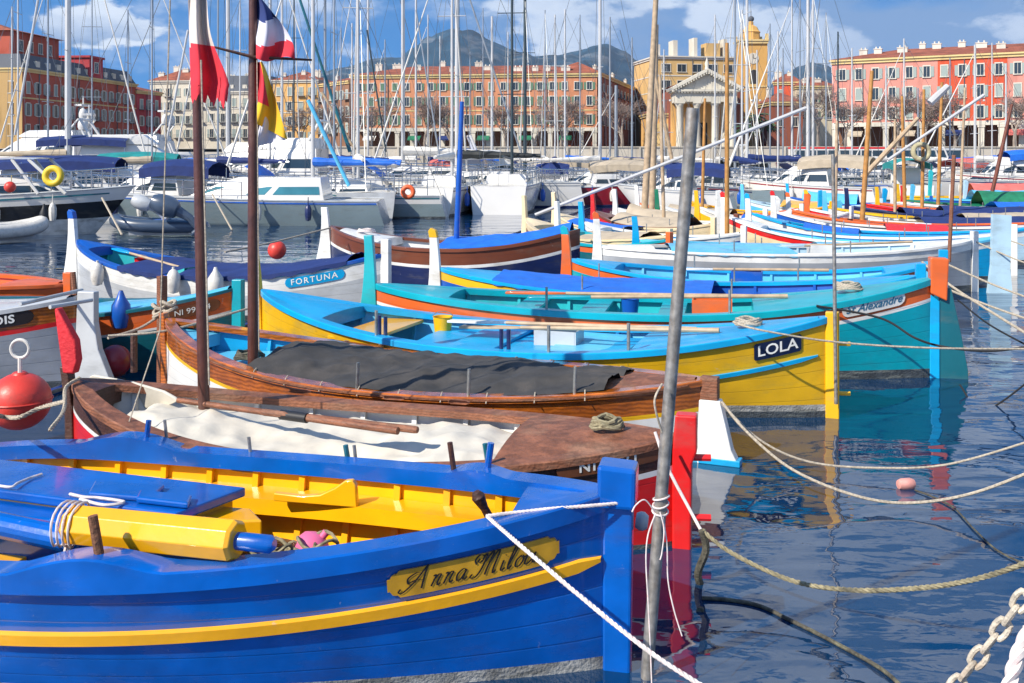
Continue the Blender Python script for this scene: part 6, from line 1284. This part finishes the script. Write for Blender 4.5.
for i, (px, Y, hc, zt_, mr, mm, cv_, lb_) in enumerate(more):
    yacht(lb_, px, Y, (6, 175, 95, 184, 12, 168, 84)[i % 7], (8, 9.5, 9)[i % 3], ('gel', hc, ('navy', 'boot', 'blue')[i % 3]), cv_, zt_, mr=mr, mm=mm, furl=(i % 3 == 1), dodger=(None, 'tarpn', 'tarpb')[i % 3], fb=.95)
cut = [ # more double-enders between the others
 ('azure fishing boat with a white plank, between the grey white one and the cream one', (640, 20.4, 240), (1000, 19.4, 237), 'azure', 'sky', 'white', 'white', 'azure', None, ('sky', .5, .75, .08), None),
 ('pale blue fishing boat with a red stem tip beyond the cream one', (752, 24.6, 213), (1036, 22.4, 227), 'pale', 'azure', 'sky', 'white', 'white', 'azure', ('tarpb', .2, .4, .06), None),
 ('white fishing boat with an orange plank and blue inside, beyond the navy one', (792, 27.4, 210), (1080, 25.5, 220), 'white', 'orange', 'blue', 'orange', 'white', 'orange', None, ('tan', 835, 27, 3.4, .05, .6, 2)),
 ('blue fishing boat with a yellow gunwale behind the orange yellow stem', (828, 30, 207), (1100, 28.6, 214), 'blue', 'yellow', 'sky', 'white', 'sky', None, ('tarpbe', .5, .8, .15), None),
 ('red and white fishing boat with a navy cover in the right hand row', (866, 32.6, 204), (1120, 31.4, 210), 'white', 'red', 'cream', 'red', 'white', 'navy', ('tarpn', .3, .7, .2), ('spar', 905, 32.3, 4.4, .06, .6, -3)),
 ('turquoise fishing boat with white stem in the far right row', (895, 36, 202), (1140, 35, 206), 'turq', 'white', 'aqua', 'white', 'white', None, ('tarpb', .4, .8, .2), ('tan', 960, 35.5, 4.9, .05, .6, 5)),
 ('blue and white fishing boat low beside the orange stern post', (585, 23.6, 222), (742, 21.6, 233), 'blue', 'white', 'sky', 'white', 'azure', None, None, None),
 ('white fishing boat with a brown cover left of the galvanised pole', (596, 27.6, 211), (735, 25, 220), 'white', 'brown', 'wood', 'red', 'red', None, ('tarpbe', .2, .7, .2), ('tan', 664, 26.4, 4.6, .05, .6, -4)),
 ('yellow and white fishing boat behind the white red tipped stem', (700, 29, 207), (850, 27.6, 212), 'yellow', 'white', 'cream', 'white', 'yellow', None, ('tarpb', .3, .6, .12), None),
 ('green fishing boat with a white gunwale behind the galvanised pole', (660, 30.6, 205), (800, 29.6, 209), 'green', 'white', 'aqua', 'white', 'green', None, None, ('spar', 702, 30.2, 4.2, .05, .6, 3)),
]
cutb = []
for i, (lb_, L_, R2, hc, rc, inn, sh, pl, tl, cv_, ma) in enumerate(cut):
    cutb.append(simple_pointu(lb_, L_, R2, .72, .62, hc, rc, inn, sheer=sh, postL=pl, tipL=tl, topL=.48, postR=rc, cover=cv_, mast=ma, k=8, seed=i+40, pins=True))
# mooring lines leading off to the right
for i, (b_, sub) in enumerate(((B8, 'grey white boat with the orange tipped stem'), (B7, 'blue and orange boat'), (B6, 'blue boat with the yellow tipped stem'), (cutb[0], 'azure boat with a white plank'), (cutb[1], 'pale blue boat beyond the cream one'), (cutb[2], 'white boat with an orange plank'))):
    e = b_.P1+Vector((0, 0, b_.g1)); f = Vector((e.x+3.2+i*.3, e.y-2.6-.2*i, .35))
    rope('mooring line leading right from the '+sub, hang(e, f, .35, 6), .014, 'ropew')
# gear lying in the boats
def oar(label, b, t0, t1, y0, y1, z=.0, bl='white', m='tan'):
    a, c = b.p(t0, y0*b.w(t0), b.g(t0)+.05+z), b.p(t1, y1*b.w(t1), b.g(t1)+.05+z); r = thing('oar', label, 'oar', (a+c)/2, 'oars laid in the fishing boats'); m_ = a.lerp(c, .25)
    MB().tube([m_, c], [.02, .024], 8).build('loom', m, r); MB().prism([(0, -.06), (.6, -.07), (1, -.02), (1, .02), (.6, .07), (0, .06)], a, (m_-a), (c-a).cross(Vector((0, 0, 1))).normalized(), .012).build('blade', bl, r, bevel=.004)
oar('oar with a white blade lying in the yellow and azure boat', B4, .36, .80, .3, .1); oar('plain wooden oar lying beside the white bladed one in the yellow azure boat', B4, .40, .84, .0, -.25, .0, 'tan')
oar('oar with an orange blade lying in the turquoise and orange boat', B5, .25, .70, .2, .4, 0, 'orange'); oar('oar with a turquoise blade lying in the turquoise and orange boat', B5, .30, .76, -.2, .1, 0, 'turq')
oar('oar with a white blade lying in the blue and orange boat', B7, .30, .72, .1, .4); oar('oar with a pale blade lying in the grey white boat', B8, .45, .85, -.1, .3, 0, 'pale'); oar('oar lying in the white and blue boat beside its cover', BE, .12, .40, .2, -.3, 0, 'azure')
def coil(label, c, r, m, n=5, seed=1):
    rnd = random.Random(seed); ps = []
    for k in range(n*16): a = 2*math.pi*k/16; q = r*(1-.05*(k/16))+rnd.uniform(-.008, .008); ps.append(c+Vector((q*math.cos(a), q*math.sin(a), .014*(k/16)+.01*math.sin(3*a+k/16))))
    solo('rope_coil', MB().tube(ps, .013, 6), m, label, 'rope')
coil('coil of pale rope on the bow deck of the turquoise and orange boat', B5.p(.86, 0, B5.g(.86)+.06), .15, 'ropew', 5, 2); coil('coil of pale rope on the azure deck near the LOLA board', B4.p(.88, .05, B4.g(.88)+.05), .13, 'ropew', 4, 3)
coil('coil of dark rope on the light blue inner deck before the charcoal cover', B3.p(.20, -.1, .50), .14, 'roped', 5, 4); coil('coil of olive rope on the brown deck behind the red stern post', B2.p(.90, .02, B2.g(.90)+.07), .10, 'ropeo', 4, 5); coil('coil of white rope on the white front deck of the brown and navy boat', BF.p(.15, 0, BF.g(.15)+.08), .18, 'ropewh', 4, 6)
for lb_, b_, t_, y_, m_ in (('grey plastic fish crate standing in the yellow and azure boat', B4, .57, .1, 'ltgrey'), ('blue fish crate in the blue and orange boat', B7, .5, .1, 'blue'), ('white fish crate in the grey white boat', B8, .6, .1, 'white'), ('orange fish crate in the turquoise and orange boat', B5, .63, 0, 'orange')):
    c = b_.p(t_, y_, b_.g(t_)-.10); mb = MB(); u, n = b_.u, b_.n
    mb.ob(c, u*.22, n*.15, (0, 0, .01))
    for s_ in (-1, 1): mb.ob(c+u*.215*s_+Vector((0, 0, .09)), u*.008, n*.15, (0, 0, .09)); mb.ob(c+n*.145*s_+Vector((0, 0, .09)), u*.207, n*.008, (0, 0, .09))
    solo('fish_crate', mb, m_, lb_, 'crate', smooth=False)
def bucket(label, c, m, r=.11):
    b = thing('bucket', label, 'bucket', c); MB().lathe(c, [(0, 0), (r*.8, 0), (r, r*1.9), (r*1.06, r*1.92), (r*.94, r*1.9), (r*.74, .02)], 14).build('pail', m, b); MB().tube([c+Vector((r*math.cos(a), 0, r*1.9+r*.5*math.sin(a))) for a in [math.pi*k/10 for k in range(11)]], .005, 5).build('handle', 'pin', b)
bucket('yellow bucket standing in the yellow and azure boat', B4.p(.34, .35, B4.g(.34)-.14), 'yellow'); bucket('blue bucket standing in the turquoise and orange boat', B5.p(.48, .3, B5.g(.48)-.18), 'blue'); bucket('red bucket standing in the white and blue boat', BE.p(.20, .2, BE.g(.2)-.22), 'red')
mb = MB(); rnd = random.Random(8)
for i in range(26):
    a = rnd.uniform(0, 6.28); c = W(190+rnd.uniform(-40, 30), 528+rnd.uniform(-6, 6), .35); mb.tube(smoothpts([c+Vector((rnd.uniform(-.12, .12), rnd.uniform(-.1, .1), rnd.uniform(0, .06))) for _ in range(5)], 5), .006, 4)
solo('fishing_net', mb, 'green', 'green fishing net heaped under the yellow spar in the foreground boat', 'net')

motorboat('big white motor yacht with navy canopy filling the gap behind the teal one', 150, 58, 8, 12, ('gel', 'gel', 'navy'), fb=1.6, fly=True, cabin=(.2, .7), ch=1.5, B=1.9, canopy='tarpn')
motorboat('big white motor yacht with flying bridge close behind the grey green cruiser', 262, 52, 176, 11, ('gel', 'gel', 'navy'), fb=1.5, fly=True, cabin=(.2, .68), ch=1.3, B=1.8)
motorboat('white sport boat moored close behind the dark tilted outboard motor', 138, 37, 176, 6.4, ('gel', 'gel', 'anti'), fb=1.0, cabin=(.2, .66), ch=.75, B=1.25, canopy='tarpn')
